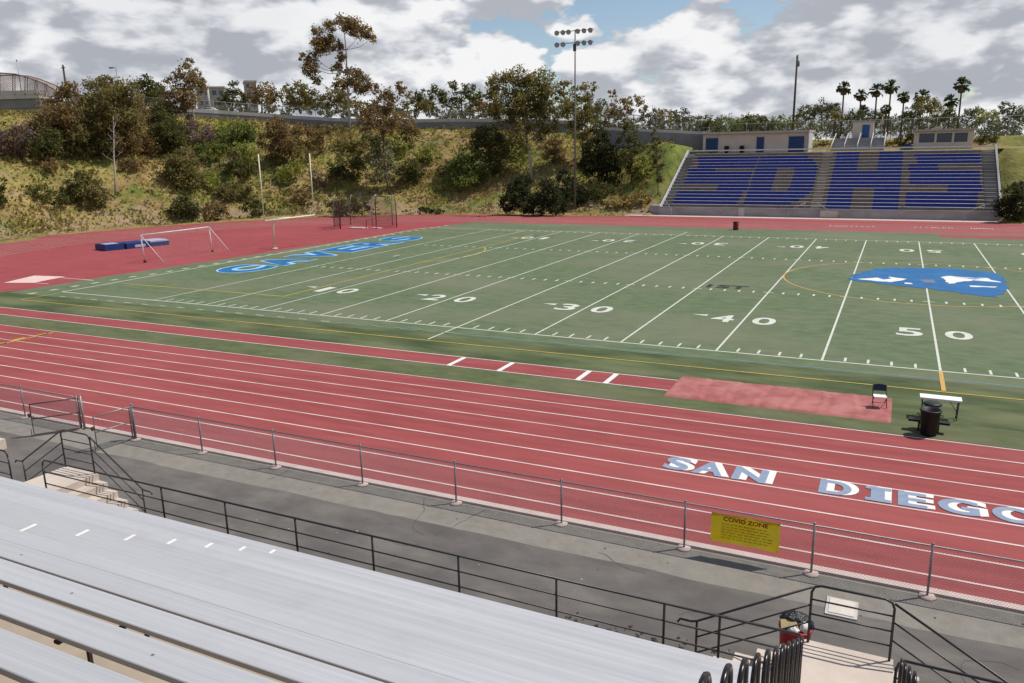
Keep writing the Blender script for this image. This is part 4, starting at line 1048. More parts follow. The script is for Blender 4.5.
# poles
def pole(name, label, cat, px, pyt, pyb, D, r, mt, arm=None):
    a, b_ = atd(px, pyb, D), atd(px, pyt, D); h = b_.z-a.z
    t = thing(name, label, cat, (a.x, a.y, a.z)); MB().tube([(0,0,-1),(0,0,h)], [r, r*.75], 8).build('shaft', mt, t)
    if arm: arm(t, h)
    return t
def arm_util(t, h):
    MB().box(-.1,-1.0,h-.5,.1,1.0,h-.35).build('crossarm', M['wood'], t); MB().tube([(.25,-.1,h-1.9),(.25,-.1,h-.9)], .22, 8).build('transformer', M['polegrey'], t)
    mb = MB()
    for y in (-.9,-.4,.4,.9): mb.tube([(0,y,h-.35),(0,y,h-.15)], .05, 6)
    mb.build('insulator', M['palecap'], t)
pole('utility_pole', 'tall dark wooden utility pole behind the field house', 'utility pole', 792.5, 57, 133, 138, .2, M['wood'], arm_util)
pole('utility_pole', 'short dark pole top rising above the trees at far left', 'utility pole', 70, 66, 115, 150, .22, M['wood'], lambda t, h: MB().box(-.5,-.1,h-.6,.5,.1,h-.45).build('crossarm', M['wood'], t))
pole('utility_pole', 'thin pale pole on the bridge at the far left', 'pole', 22, 62, 95, 152, .08, M['galv'], lambda t, h: MB().lathe([(.12,h),(.12,h+.25),(0,h+.3)], n=8).build('cap', M['galv'], t))
def arm_lamp(t, h):
    MB().tube([(0,0,h-.1),(-.5,0,h+.15),(-1.0,.1,h+.1)], .06, 6).build('arm', M['polegrey'], t); MB().box(-1.7,-.18,h-.02,-.95,.22,h+.18).build('lamp_head', M['lampcan'], t)
pole('street_lamp', 'street lamp with one arm among the trees at left', 'street lamp', 122, 69, 115, 150, .09, M['polegrey'], arm_lamp)
pole('sign_mast', 'thick white mast beside a far grey building at left', 'mast', 210, 88, 112, 170, .28, M['palecap'], lambda t, h: MB().lathe([(.3,h),(.3,h+.2),(0,h+.25)], n=8).build('cap', M['palecap'], t))
pole('light_pole', 'slim grey pole in front of the high fence left of the booth', 'pole', 880.5, 117, 141, 143, .09, M['galv'], lambda t, h: MB().box(-.3,-.3,h-1.3,.3,.2,h-.6).build('sign_plate', M['palecap'], t))
# far buildings
def farbuild(label, x0, y0, x1, y1, D, rows, cols):
    a, b_ = atd(x0, y1, D), atd(x1, y0, D); w = (Vector((b_.x,b_.y,0))-Vector((a.x,a.y,0))).length; h = b_.z-a.z
    t = thing('office_building', label, 'building', (a.x, a.y, a.z), math.atan2(b_.y-a.y, b_.x-a.x))
    MB().box(0,0,-6,w,12,h).build('wall', mat('far_wall', (.33,.33,.34), None, .3, .9), t); MB().box(-.3,-.3,h,w+.3,12.3,h+.6).build('roof', M['roofgrey'], t)
    for i in range(rows):
        for j in range(cols):
            q = MB().box(w*(j+.25)/cols,-.05,h*(i+.3)/rows,w*(j+.8)/cols,-.005,h*(i+.75)/rows).build('window', M['glassdark'], t)
farbuild('grey far building between two tree crowns at left', 198, 88, 224, 108, 300, 2, 4)
farbuild('pale far block showing between dark trees left of the tall eucalyptus', 246, 82, 256, 98, 320, 2, 2)
# ---------------------------------------------------------------- vegetation
def leaf_quad(mb, p, s, rnd, droop=0.0):
    a = Vector((rnd.gauss(0,1), rnd.gauss(0,1), rnd.gauss(0,1)-droop)).normalized()
    b = a.orthogonal().normalized(); q = rnd.random()*6.28; b = b*math.cos(q) + a.cross(b)*math.sin(q)
    l = s*rnd.uniform(.6,1.25); w = l*rnd.uniform(.5,.85)
    mb.add([p-a*l*.5, p+b*w*.5, p+a*l*.5, p-b*w*.5], [(0,1,2,3)])
def crown(mb, lobes, leafs, rnd, dens=1.0, droop=.0, tight=.34):
    """lobes: (centre, rh, rd, rv). Leaves gathered in clumps through each lobe, open between the clumps"""
    tips = []
    for c, rh, rd_, rv in lobes:
        rm = (rh*rv)**.5
        nc = max(5, int(15*dens*(rm/(leafs*4)))); nc = min(nc, 34)
        right, fwd = Vector((CF.y, -CF.x, 0)).normalized(), Vector((CF.x, CF.y, 0)).normalized()
        for i in range(nc):
            while True:
                u = Vector((rnd.uniform(-1,1), rnd.uniform(-1,1), rnd.uniform(-1,1)))
                if .15 < u.length < 1: break
            u = u.normalized()*(u.length**.5)*.86
            cc = c + right*u.x*rh + fwd*u.y*rd_ + Vector((0,0,1))*u.z*rv
            tips.append(cc)
            cr_ = rm*tight*rnd.uniform(.7,1.35)
            nl = int(dens*10.5*(cr_/leafs)**2)+8
            for j in range(min(nl, 260)):
                g = Vector((rnd.gauss(0,.5), rnd.gauss(0,.5), rnd.gauss(0,.42)))
                leaf_quad(mb, cc+g*cr_, leafs, rnd, droop)
    return tips
def px_lobes(lobes, D, rnd, dz=1.0):
    out = []
    for (x, y, rx, ry) in lobes:
        k = D/FOC; off = rnd.uniform(-.6,.6)*rx*k*dz
        g = GROW if D < 200 else 1.0
        out.append((CAM + ray(x, y)*(D+off), rx*k*g, max(rx,ry)*k*.9*g, ry*k*g))
    return out
def depth_of(p): return (p-CAM).dot(CF)
NV = [0]
def plant(name, label, cat, base, lobes, lm, seed, trunk=None, tr=.16, bark='bark_dark', leafpx=2.3, dens=1.0, D=None, group=None, droop=.0, limbs=True, tight=.34):
    rnd = random.Random(seed)
    if D is None: b = hit(*base)
    else: b = CAM + ray(*base)*D
    D = depth_of(b); b = b - Vector((0,0,.15))
    t = thing(name, label, cat, b, 0, group)
    L = [(c-b, a, d_, v) for c, a, d_, v in px_lobes(lobes, D, rnd)]
    mb = MB(); leafs = leafpx*D/FOC
    tips = crown(mb, L, leafs, rnd, dens, droop, tight)
    mb.build('crown' if cat not in ('shrub',) else 'foliage', M[lm], t)
    mt = MB()
    if trunk: path = [Vector((0,0,0))] + [CAM + ray(x, y)*D - b for x, y in trunk]
    else:
        top = max(L, key=lambda l: l[0].z)[0]; low = sum((l[0] for l in L), Vector())/len(L)
        path = [Vector((0,0,0)), Vector((low.x*.4, low.y*.4, low.z*.45)), low]
    n = len(path); rr = [tr*(1-.72*i/(n-1)) for i in range(n)]
    if trunk or cat != 'shrub': mt.tube(path, rr, 8)
    else: mt.tube(path, [tr*.6, tr*.5, tr*.3], 6)
    if limbs:
        for c, a, d_, v in L:
            i = min(range(1, n), key=lambda q: (path[q]-c).length + (0 if path[q].z < c.z else 3)); s = path[i]
            mid = (s+c)/2 + Vector((rnd.uniform(-.3,.3), rnd.uniform(-.3,.3), -.1*(c-s).length))
            mt.tube([s, mid, c], [rr[i]*.6, rr[i]*.4, rr[i]*.16], 5)
        for q in range(0, len(tips), 3):
            c = min(L, key=lambda l: (l[0]-tips[q]).length)[0]
            mt.tube([c, (c+tips[q])/2+Vector((0,0,.1)), tips[q]], [tr*.16, tr*.1, tr*.05], 4)
    mt.build('trunk' if cat != 'shrub' else 'stem', M[bark], t)
    return t
GROW = 1.17
HG = 'trees on the hillside and along the hilltop road'
SG = 'shrubs on the hillside'
def tree(label, base, lobes, lm, seed, **k): return plant(k.pop('name','tree'), label, 'tree', base, lobes, lm, seed, group=HG, **k)
def shrub(label, base, lobes, lm, seed, **k): return plant('shrub', label, 'shrub', base, lobes, lm, seed, group=SG, tr=k.pop('tr',.07), limbs=k.pop('limbs', False), **k)
E_ = 'eucalyptus_tree'
# left group
tree('brown leaved gum tree beside the bridge end at far left', (60,150), [(55,118,18,14),(44,128,14,11),(72,100,15,12),(66,126,18,14),(70,90,8,8),(58,108,12,10)], 'l_brown', 21, name=E_, tr=.2, droop=.4)
tree('broad olive gum tree with pale forked limbs, tallest of the left mass', (104,152), [(100,96,17,13),(118,106,19,17),(94,118,20,14),(124,126,17,13),(108,84,11,8),(126,92,13,10),(90,104,12,12),(110,118,18,14)], 'l_olive', 22, name=E_, tr=.22, trunk=[(103,130),(101,105),(98,88)], bark='bark_pale', droop=.4)
tree('rusty olive gum tree behind the leafless trunk', (128,150), [(128,104,13,12),(138,116,13,14),(122,122,14,14),(135,98,10,9)], 'l_brown', 23, name=E_, droop=.4)
tree('dark green rounded tree behind the hilltop fence, left of the tall brown gum', (150,120), [(148,90,13,11),(152,102,14,12),(143,82,8,7),(156,92,9,9)], 'l_dark', 24, D=148)
tree('brown gum with pale slanting trunk left of the white car', (198,143), [(186,72,11,9),(176,84,10,8),(196,86,9,8),(188,64,5,6),(203,84,4,6),(172,98,11,8),(186,96,13,9),(180,106,11,7),(194,78,8,8)], 'l_brown', 25, name=E_, trunk=[(196,128),(192,105),(190,85),(188,70)], bark='bark_pale', tr=.16, droop=.5)
def bare_tree(label, base, top, seed):
    rnd = random.Random(seed); b = hit(*base); D = depth_of(b); t = thing('bare_tree', label, 'tree', b, 0, HG)
    path = [Vector((0,0,-.1))] + [CAM + ray(base[0]+(top[0]-base[0])*q + .5*math.sin(q*9), base[1]+(top[1]-base[1])*q)*D - b for q in (.25,.5,.75,1)]
    MB().tube(path, [.17,.14,.11,.08,.03], 7).build('trunk', M['bark_pale'], t)
    for i in range(11):
        q = .45+.05*i; s = path[0].lerp(path[-1], q); a = rnd.random()*6.28; l = rnd.uniform(.8,1.9)*(1.25-q*.6)
        e = s + Vector((math.cos(a)*l, math.sin(a)*l, l*.75)); m1 = (s+e)/2+Vector((0,0,-.12))
        mb = MB().tube([s, m1, e], [.05,.035,.012], 5)
        for k in range(3):
            f_ = m1.lerp(e, .3*k+.2); mb.tube([f_, f_+Vector((rnd.uniform(-.5,.5), rnd.uniform(-.5,.5), rnd.uniform(.2,.7)))], [.02,.006], 4)
        mb.build('branch', M['bark_pale'], t)
bare_tree('leafless pale trunk standing alone on the grassy slope at left', (115.5,198), (113,116), 5)
shrub('dark bush above the slope at the left photo edge, beside the purple grey one', (40,160), [(38,146,15,11),(48,138,10,9),(30,150,9,8),(46,152,10,9)], 'l_dark', 31)
shrub('purple grey leafless bush cut by the left photo edge', (10,156), [(10,140,13,11),(22,135,10,9),(0,146,10,10),(18,148,10,8)], 'l_twig', 32)
shrub('dark undergrowth between the left gum trunks', (96,160), [(88,148,15,9),(106,146,15,10),(74,150,10,8)], 'l_dark', 33)
shrub('large dark green bush below the brown gum tree', (168,160), [(164,130,14,13),(172,142,13,12),(158,146,13,11),(165,118,9,7),(178,150,8,8)], 'l_dark', 34, dens=1.2)
shrub('brown olive bush just left of the large dark green bush', (146,158), [(144,146,13,11),(138,150,9,8),(150,152,8,7)], 'l_brown', 35)
shrub('purple grey twiggy bush below the white car', (200,146), [(199,132,13,13),(208,138,9,9),(192,124,8,8)], 'l_twig', 36, dens=.8)
shrub('bright green bush right of the purple twiggy one', (211,158), [(211,150,12,8),(218,146,7,6),(203,152,6,6)], 'l_green', 37)
shrub('big round olive bush alone mid slope left of the goalpost', (183,187), [(183,160,14,10),(178,172,14,10),(191,172,12,11),(186,180,11,7),(172,176,7,7)], 'l_olive', 38, dens=1.2)
shrub('dark pointed bush left of the leafless trunk', (78,205), [(76,180,9,9),(82,190,10,9),(70,195,9,8),(86,178,5,5)], 'l_dark', 39)
shrub('soft olive bush close left of the leafless trunk', (95,208), [(94,190,12,11),(100,200,10,8),(88,200,9,7)], 'l_olive', 40)
shrub('low dark sprawling bush lowest at left on the slope', (48,203), [(44,194,11,6),(56,198,11,6),(30,190,8,5),(36,196,8,5)], 'l_dark', 41)
shrub('dark bush half cut off by the left photo edge', (0,208), [(0,195,6,9),(2,184,5,6),(-4,200,8,8)], 'l_dark', 42)
shrub('dark green conical bush at the slope foot behind the soccer goal', (182,219), [(181,206,10,9),(184,197,6,6),(175,212,8,6),(190,210,7,7)], 'l_dark', 43, dens=1.2)
shrub('grey green bush beside the conical one at the slope foot', (194,219), [(194,209,6,7),(197,213,5,5)], 'l_grey', 44)
shrub('brown dry bush at the slope foot left of the goalpost', (216,221), [(214,209,11,8),(222,213,9,7),(208,214,7,6)], 'l_brown', 45)
shrub('very dark low bush behind the goalpost left upright', (252,218), [(250,207,9,7),(258,210,9,6),(254,200,6,5)], 'l_dark', 46)
shrub('wide dark green bush high on the slope above the goalpost', (232,152), [(230,138,13,9),(242,132,12,9),(224,144,10,7),(252,134,8,7)], 'l_green', 47, dens=1.1)
shrub('bright green grassy bush beside the wide dark green one', (216,163), [(214,153,9,6),(240,150,12,7),(252,158,10,8)], 'l_bright', 48)
shrub('dark olive bush mid slope left of the goalpost upright', (242,178), [(240,166,13,9),(232,170,8,7),(250,172,8,6)], 'l_dark', 49)
shrub('olive bush below mid slope left of the goalpost', (236,202), [(234,190,12,9),(226,194,9,7),(244,192,9,8)], 'l_olive', 50)
shrub('purple brown tree like bush above the goalpost uprights', (280,170), [(276,132,13,11),(284,142,12,12),(268,142,9,9),(280,155,9,9),(274,122,8,6)], 'l_brown', 51, limbs=True, tr=.12)
shrub('pale green bush between the goalpost uprights', (288,186), [(288,172,12,8),(298,168,9,7),(280,180,8,6)], 'l_bright', 52)
shrub('rust brown brush on the bank right of the tree like bush', (308,150), [(306,138,15,8),(322,134,12,7),(334,130,12,5),(316,148,10,6)], 'l_brown', 53, dens=.8)
shrub('wide dark olive bush above the throwing cage', (346,182), [(346,166,14,8),(334,170,9,7),(358,164,10,7),(350,176,9,5)], 'l_dark', 54)
shrub('grey twiggy bush right of the goalpost right upright', (316,188), [(316,176,6,7),(320,184,5,4)], 'l_twig', 55)
shrub('low dark bush behind the throwing cage', (342,217), [(334,207,9,6),(350,204,11,7),(362,208,9,6),(344,212,10,4)], 'l_dark', 56, dens=1.1)
tree('low spreading olive gum in front of the left mass, right of the dark bush', (72,160), [(70,140,13,9),(82,148,11,9),(62,148,10,8),(80,134,9,8)], 'l_olive', 84, name=E_, tr=.14)
tree('brown gum filling the middle of the left mass behind the leafless trunk', (116,160), [(112,142,13,10),(124,138,12,10),(104,134,10,9),(132,146,9,8)], 'l_brown', 85, name=E_, tr=.14)
tree('olive gum between the dark rounded tree and the brown gum with pale trunk', (162,126), [(160,108,11,9),(168,112,9,8),(156,116,10,8)], 'l_olive', 86, name=E_, tr=.14)
shrub('yellow green bush below the hilltop road right of the purple twiggy one', (226,136), [(224,126,10,6),(234,128,9,5),(216,130,7,5)], 'l_bright', 87)
shrub('brown brush just under the hilltop road above the tree like bush', (290,140), [(292,128,13,5),(304,130,11,5),(280,128,9,5)], 'l_brown', 88)
shrub('olive bush between tree like bush and rust brown brush', (296,162), [(297,152,9,7),(303,156,7,6)], 'l_olive', 89)
shrub('olive bush right of the rust brown brush on the upper bank', (352,152), [(350,142,10,7),(360,146,9,7),(343,146,7,6)], 'l_olive', 90)
shrub('dark bush on the hilltop below the tall eucalyptus', (372,146), [(370,138,9,6),(376,141,7,5)], 'l_dark', 91)
shrub('brown dry bush in the grass between the goalpost uprights', (300,206), [(298,196,10,6),(306,199,8,5)], 'l_brown', 92)
shrub('pale green bush low on the bank left of the goalpost left upright', (206,190), [(206,180,10,7),(214,184,8,6)], 'l_bright', 93)
shrub('green bush on the upper slope between the round olive bush and the goalpost', (206,168), [(205,160,8,6)], 'l_green', 94)
shrub('rust brown bush on the upper slope below the left gum trees', (44,172), [(44,163,10,6),(54,165,8,5)], 'l_brown', 95)
shrub('straw brown bush below the dark undergrowth at left', (130,172), [(128,164,9,6),(136,166,7,5)], 'l_brown', 96)
shrub('olive brush on the bank between green and dark bushes of mid slope', (448,176), [(448,166,8,7),(442,170,6,5)], 'l_olive', 97)
shrub('orange brown dry bush on the bank right of the mast', (622,208), [(620,200,11,6),(630,203,9,5),(612,204,7,4)], 'l_straw', 98)
shrub('straw coloured dry bush beside the thin dark sapling', (642,206), [(641,198,9,6),(648,201,6,5)], 'l_straw', 99)
shrub('green bush on the grassy bank between bushy tree and far stand', (645,176), [(644,166,8,8),(648,172,6,6)], 'l_bright', 100)
# tall eucalyptus
tree('very tall open eucalyptus with thin pale trunk rising above everything at left', (350,132), [(346,22,11,6),(361,32,10,6),(372,38,5,4),(352,28,9,6),(331,26,7,4),(318,31,5,5),(322,46,9,7),(311,68,7,8),(313,57,6,5),(303,58,4,4),(337,46,5,6),(328,40,6,5),(316,80,5,4),(353,76,8,7),(362,84,9,8),(341,84,7,6),(337,70,5,6),(342,57,4,5)], 'l_brown', 61, name=E_, dens=1.3, trunk=[(349.5,115),(348,95),(347,72),(346,50),(344,30)], bark='bark_pale', tr=.24, leafpx=2.0, droop=.6, tight=.42)
tree('leaning brown gum with dark trunk rooted behind the throwing cage', (391,198), [(383,104,13,10),(371,116,11,10),(394,94,8,8),(366,126,9,7),(391,118,9,9),(399,86,5,5),(378,92,8,7),(362,108,7,6),(386,128,8,8),(406,92,5,5)], 'l_brown', 62, name=E_, trunk=[(386,178),(384,155),(383,135),(383,115),(384,100)], tr=.17, droop=.6)
tree('soft grey green young tree in front of the leaning brown gum', (381,196), [(381,160,12,12),(376,172,11,10),(388,172,10,10),(380,146,9,8),(372,158,7,7)], 'l_grey', 63, trunk=[(381,180),(381,160)], tr=.07, dens=.9)
shrub('round dark green bush right of the soft grey green tree', (411,185), [(411,171,11,9),(404,174,7,7),(418,174,6,6),(410,164,7,5)], 'l_dark', 64, dens=1.3)
shrub('yellow green bush on the bank above the round dark bush', (398,158), [(397,148,10,8),(390,140,8,6)], 'l_bright', 65)
tree('small brown gum on the hilltop right of the leaning one', (407,150), [(405,122,11,9),(409,132,9,8),(400,136,7,6)], 'l_brown', 66, tr=.1, trunk=[(406,138),(405,122)])
shrub('bright green weeds bush below the hilltop left of the dark round tree', (430,165), [(426,150,11,7),(436,158,9,6),(420,158,8,6)], 'l_bright', 67)
shrub('large bright green rounded bush in the middle of the slope', (466,191), [(470,156,11,8),(462,168,14,11),(474,172,13,11),(456,176,9,8),(466,182,12,6)], 'l_green', 68, dens=1.3)
shrub('large dark rounded bush behind the bright green one', (494,178), [(488,134,13,10),(497,146,13,12),(484,148,11,11),(494,162,10,10),(478,138,8,7)], 'l_dark', 69, dens=1.2)
tree('big spreading gum with rounded olive brown crown left of the floodlight mast', (532,178), [(500,86,13,10),(518,78,14,9),(538,80,14,9),(510,102,16,11),(532,100,15,11),(550,92,10,9),(494,106,9,9),(524,118,13,10),(545,110,11,9),(505,118,9,7),(490,92,7,6),(527,90,14,9),(516,134,11,9),(538,130,11,9),(548,124,9,8)], 'l_olive', 70, name=E_, trunk=[(530,160),(527,142),(526,125),(524,105)], tr=.26, bark='bark_pale', droop=.4, tight=.38)
tree('dark gum directly behind the floodlight mast', (583,168), [(580,94,11,8),(592,102,9,10),(571,110,11,10),(586,120,12,11),(576,130,11,9),(592,86,5,5),(564,96,7,7),(590,135,8,8),(566,84,6,5)], 'l_olive', 71, name=E_, trunk=[(583,148),(582,125),(581,104)], tr=.2, droop=.4)
tree('thin brown gum with ragged crown right of the mast', (618,160), [(620,104,8,5),(634,101,9,5),(612,116,6,7),(641,108,6,4),(627,112,8,5),(613,94,5,4),(608,126,5,6)], 'l_brown', 72, name=E_, trunk=[(614,140),(615,122),(622,110)], tr=.13, droop=.3)
tree('dark bushy tree at the slope right of the mast', (604,192), [(598,146,14,12),(606,160,14,13),(592,164,12,12),(610,176,11,10),(600,134,10,8)], 'l_black', 73, dens=1.2)
tree('tall narrow dark tree next to the bushy one right of the mast', (632,184), [(628,134,9,8),(632,146,9,9),(626,158,9,9),(634,168,7,8),(624,124,6,6),(622,144,6,7)], 'l_dark', 74, trunk=[(631,165),(629,145),(627,128)], tr=.1)
shrub('black green bush at the foot of the slope left of the mast', (520,215), [(518,192,11,10),(512,203,11,9),(526,204,11,9),(522,182,8,7)], 'l_black', 75, dens=1.3)
shrub('largest black green bush just left of the mast foot', (546,216), [(546,196,13,11),(538,206,11,8),(556,206,11,8),(550,186,9,7)], 'l_black', 76, dens=1.3)
shrub('dark bush at the foot of the floodlight mast', (572,208), [(570,188,10,10),(566,198,9,8),(580,194,8,9),(564,176,7,7)], 'l_black', 77, dens=1.2)
shrub('dark low bush right of the mast foot', (596,204), [(592,194,9,7),(604,190,10,7),(586,198,6,5)], 'l_dark', 78)
tree('thin dark cypress like sapling left of the far stand', (658,196), [(656,142,5,8),(657,154,5,8),(658,166,5,7),(659,178,4,6),(654,134,3,4)], 'l_dark', 79, trunk=[(658,175),(656,150),(656,136)], tr=.07)
shrub('small black bush at the track edge right of the throwing cage', (432,214.5), [(428,210,6,3),(438,211,7,3),(422,211,5,3)], 'l_black', 80)
shrub('round dark bush right of the far stand at the right photo edge', (1013,221), [(1012,196,11,9),(1006,206,9,9),(1020,206,10,10),(1014,214,12,6),(1018,188,7,6)], 'l_black', 81, dens=1.3)
shrub('olive brush under the big spreading gum', (512,180), [(508,150,9,8),(516,160,9,8),(522,150,8,7)], 'l_bright', 82, dens=.8)
shrub('grey brown brush left of the mast on the upper slope', (556,165), [(553,146,9,9),(560,156,8,8),(548,154,7,7)], 'l_brown', 83)
# behind the road
for i, (lab, base, lobes, lm) in enumerate((
    ('round dark tree behind the road right of the white mast', (232,112), [(233,88,7,6),(232,97,10,7),(240,101,8,6),(224,101,7,5)], 'l_dark'),
    ('wide low brown tree behind the road, second right of the white mast', (262,112), [(262,90,11,7),(270,96,9,8),(252,97,9,7),(262,101,13,6)], 'l_brown'),
    ('brown green tree behind the road left of the tall eucalyptus', (300,112), [(298,90,12,7),(308,96,10,8),(287,97,9,7),(298,101,14,6),(288,88,5,4)], 'l_olive'),
    ('dense olive tree behind the trunk of the tall eucalyptus', (336,112), [(334,96,12,8),(346,101,11,7),(326,102,9,6),(340,92,8,6)], 'l_olive'),
    ('wispy flat topped tree above the road right of the leaning gum', (432,114), [(430,88,8,4),(438,95,9,5),(424,98,8,5),(446,98,8,5),(420,92,5,3)], 'l_dark'),
    ('low olive tree row end behind the road', (414,114), [(412,103,12,6),(424,105,10,5)], 'l_olive'),
    ('flat topped dark tree behind the road left of the big spreading gum', (462,114), [(455,84,10,4),(468,88,8,5),(474,97,8,6),(462,98,10,6),(448,102,10,5)], 'l_dark'),
    ('pale brown tree behind the road in front of the spreading gum', (484,114), [(480,101,10,6),(474,108,8,5),(490,106,8,6)], 'l_brown'))):
    tree(lab, base, lobes, lm, 100+i, D=165, tr=.2)
# plateau by the far stand
for i, (lab, base, lobes, lm, D) in enumerate((
    ('rounded green tree left of the field house roof', (706,139), [(704,122,10,7),(712,128,9,6),(698,129,8,5)], 'l_dark', 140),
    ('green tree behind the left part of the field house', (733,138), [(730,124,11,7),(740,127,9,6),(722,128,8,5)], 'l_green', 142),
    ('broad green tree behind the middle of the field house', (758,138), [(756,122,12,7),(766,126,9,6),(747,127,8,5)], 'l_dark', 142),
    ('green tree behind the right end of the field house', (782,138), [(778,124,10,7),(788,128,8,6)], 'l_green', 142))):
    tree(lab, base, lobes, lm, 120+i, D=D, tr=.18)
for i, (lab, base, lobes, lm, D) in enumerate((
    ('yellow green shrub left of the wide steps', (820,153), [(818,145,9,6),(825,148,7,5),(813,149,6,4)], 'l_olive', 124),
    ('yellow green shrub right of the wide steps', (896,153), [(893,144,8,6),(899,148,7,4)], 'l_olive', 119.5),
    ('dark shrub beside the press box left wall', (906,149), [(904,139,8,6),(909,143,6,5)], 'l_dark', 118.5),
    ('rounded dark shrub right of the press box', (990,147), [(988,138,9,6),(995,141,6,4),(981,141,6,4)], 'l_dark', 114.5))):
    plant('shrub', lab, 'shrub', base, lobes, lm, 130+i, D=D, tr=.08, limbs=False, group='shrubs round the upper buildings')
for i, (x, y, rx, ry, lm) in enumerate(((650,113,10,5,'l_far'),(664,114,9,5,'l_olive'),(680,113,10,5,'l_far'),(806,111,8,6,'l_dark'),(822,107,11,7,'l_far'),(836,113,9,6,'l_olive'),(858,114,10,6,'l_far'),(876,116,9,6,'l_dark'),(912,112,9,8,'l_far'),(927,103,12,8,'l_olive'),(944,113,12,7,'l_dark'),(972,113,10,6,'l_far'),(988,114,10,5,'l_bright'),(1005,107,7,6,'l_far'),(1016,112,9,7,'l_dark'))):
    labs = ['small rounded tree far off, first right of the ragged brown gum','small olive tree far off between brown gum and field house','low far tree just left of the field house trees','dark far tree right of the wooden utility pole','broad far tree right of the wooden utility pole, larger one','olive far tree left of the leftmost palm','far tree between the first and third palms','dark far tree under the middle palms','far tree right of the middle palms','large rounded far tree under the palm row at right','dark far tree below the two right palms','far tree right of the tallest right palm','yellow green far tree near the right photo edge','tall far tree third from the right photo edge' ,'dark far tree cut off by the right photo edge']
    tree(labs[i], (x, 128), [(x, y, rx, ry), (x-rx*.6, y+5, rx*.7, ry*.8), (x+rx*.6, y+5, rx*.7, ry*.8)], lm, 150+i, D=235+8*(i%4), tr=.2, leafpx=1.7)
# distant woodland: one mass
mb = MB(); rnd = random.Random(77)
for i in range(150):
    x = 600 + 520*i/149 + rnd.uniform(-3,3); y = 122 + rnd.uniform(-4,4); D = rnd.uniform(270,330); k = D/FOC
    crown(mb, [(CAM + ray(x, y)*D, 7*k, 7*k, 5*k), (CAM + ray(x+2, y+8)*D, 8*k, 7*k, 6*k)], 1.7*k, rnd, .6)
o = mb.build('distant_woodland', M['l_far']); tag(o, 'low distant woodland along the skyline at right', 'woodland', kind='stuff')
mb = MB(); rnd = random.Random(78)
for i in range(170):
    x = -80 + 700*i/169 + rnd.uniform(-4,4); y = 110 + rnd.uniform(-7,9); D = rnd.uniform(210,260); k = D/FOC
    crown(mb, [(CAM + ray(x, y)*D, 8*k, 8*k, 5*k)], 2.0*k, rnd, .95)
o = mb.build('distant_woodland', M['l_far']); tag(o, 'low distant woodland behind the hilltop road at left', 'woodland', kind='stuff')
# palms
def palm(label, x, y, rpx, yb, D, seed):
    rnd = random.Random(seed); k = D/FOC; top = CAM + ray(x, y)*D; h = (yb-y)*k; R = rpx*k
    t = thing('palm_tree', label, 'palm tree', (top.x, top.y, top.z-h), 0, 'tall fan palms above the far stand')
    MB().tube([(0,0,-1),(.1,0,h*.5),(0,0,h)], [.34,.26,.22], 8).build('trunk', M['bark_dark'], t)
    MB().lathe([(.25,h-R*.9),(R*.36,h-R*.8),(R*.42,h-R*.3),(.3,h)], n=9).build('dead_frond_skirt', M['skirt'], t)
    mb = MB()
    for i in range(46):
        a = rnd.random()*6.28; el = rnd.uniform(-.75,1.35); l = R*rnd.uniform(.75,1.05)
        d = Vector((math.cos(a)*math.cos(el), math.sin(a)*math.cos(el), math.sin(el))); s = d.cross(Vector((0,0,1))).normalized()
        base = Vector((0,0,h)); mid = base + d*l*.55; tip = base + d*l + Vector((0,0,-.28*l)); w = l*.26; u = s.cross(d)
        mb.add([base, mid-s*w*.5, mid+s*w*.5, mid-s*w+d*l*.2, mid+s*w+d*l*.2, tip, mid-s*w*.8+d*l*.42-u*.05, mid+s*w*.8+d*l*.42-u*.05], [(0,1,2),(1,3,6),(1,6,5,2),(2,5,7),(2,7,4)])
    mb.build('frond_crown', M['l_palm'], t)
for i, (x, y, r, D, lab) in enumerate(((844,88,8,262,'leftmost tall palm on the skyline'),(861,95,7,270,'palm with dense round head, second from left on the skyline'),(877,90,8,258,'palm third from left, part of the close cluster'),(891,87,8,265,'palm fourth from left with the highest head in the cluster'),(904,97,7,268,'palm fifth from left, lower head beside the cluster'),(922,96,8,272,'palm in front of the large rounded far tree'),(951,101,8,262,'shorter palm left of the tall right palm'),(962,85,9,258,'tall thin palm farthest right on the skyline'),(836,107,5,268,'small low palm left of the leftmost tall palm'))):
    palm(lab, x, y, r, 132, D, 300+i)
for i, (x, y, r, lab) in enumerate(((886,109,6,'low palm head below the cluster of tall palms'),(863,111,7,'low dense palm below the second palm'))): palm(lab, x, y, r, 132, 255, 320+i)
# dry grass and weeds on the bank
mb = MB(); rnd = random.Random(9); cnt = 0
while cnt < 30000:
    x = rnd.uniform(-135, 16); y = rnd.uniform(2, 112); s = dist_s(x, y)
    if s < .4 or s > 37 or (x > -36 and y > 67): continue
    dn = noise.noise(Vector((x*.12, y*.12, 2)))
    if rnd.random() > .55 + dn: continue
    z = height(x, y); hgt = rnd.uniform(.10,.42)*(1 if s > 4 else .3)*(1+dn); a = rnd.random()*6.28; w = rnd.uniform(.06,.22)
    c_, s_ = math.cos(a), math.sin(a); lx, ly = rnd.gauss(0,.15), rnd.gauss(0,.15)
    p = Vector((x, y, z-.05))
    mb.add([p+Vector((-c_*w,-s_*w,0)), p+Vector((c_*w,s_*w,0)), p+Vector((c_*w*.7+lx,s_*w*.7+ly,hgt)), p+Vector((-c_*w*.3+lx,-s_*w*.3+ly,hgt*1.1))], [(0,1,2,3)]); cnt += 1
o = mb.build('dry_grass', M['straw']); tag(o, 'dry straw and green weeds covering the hillside', 'grass', kind='stuff')
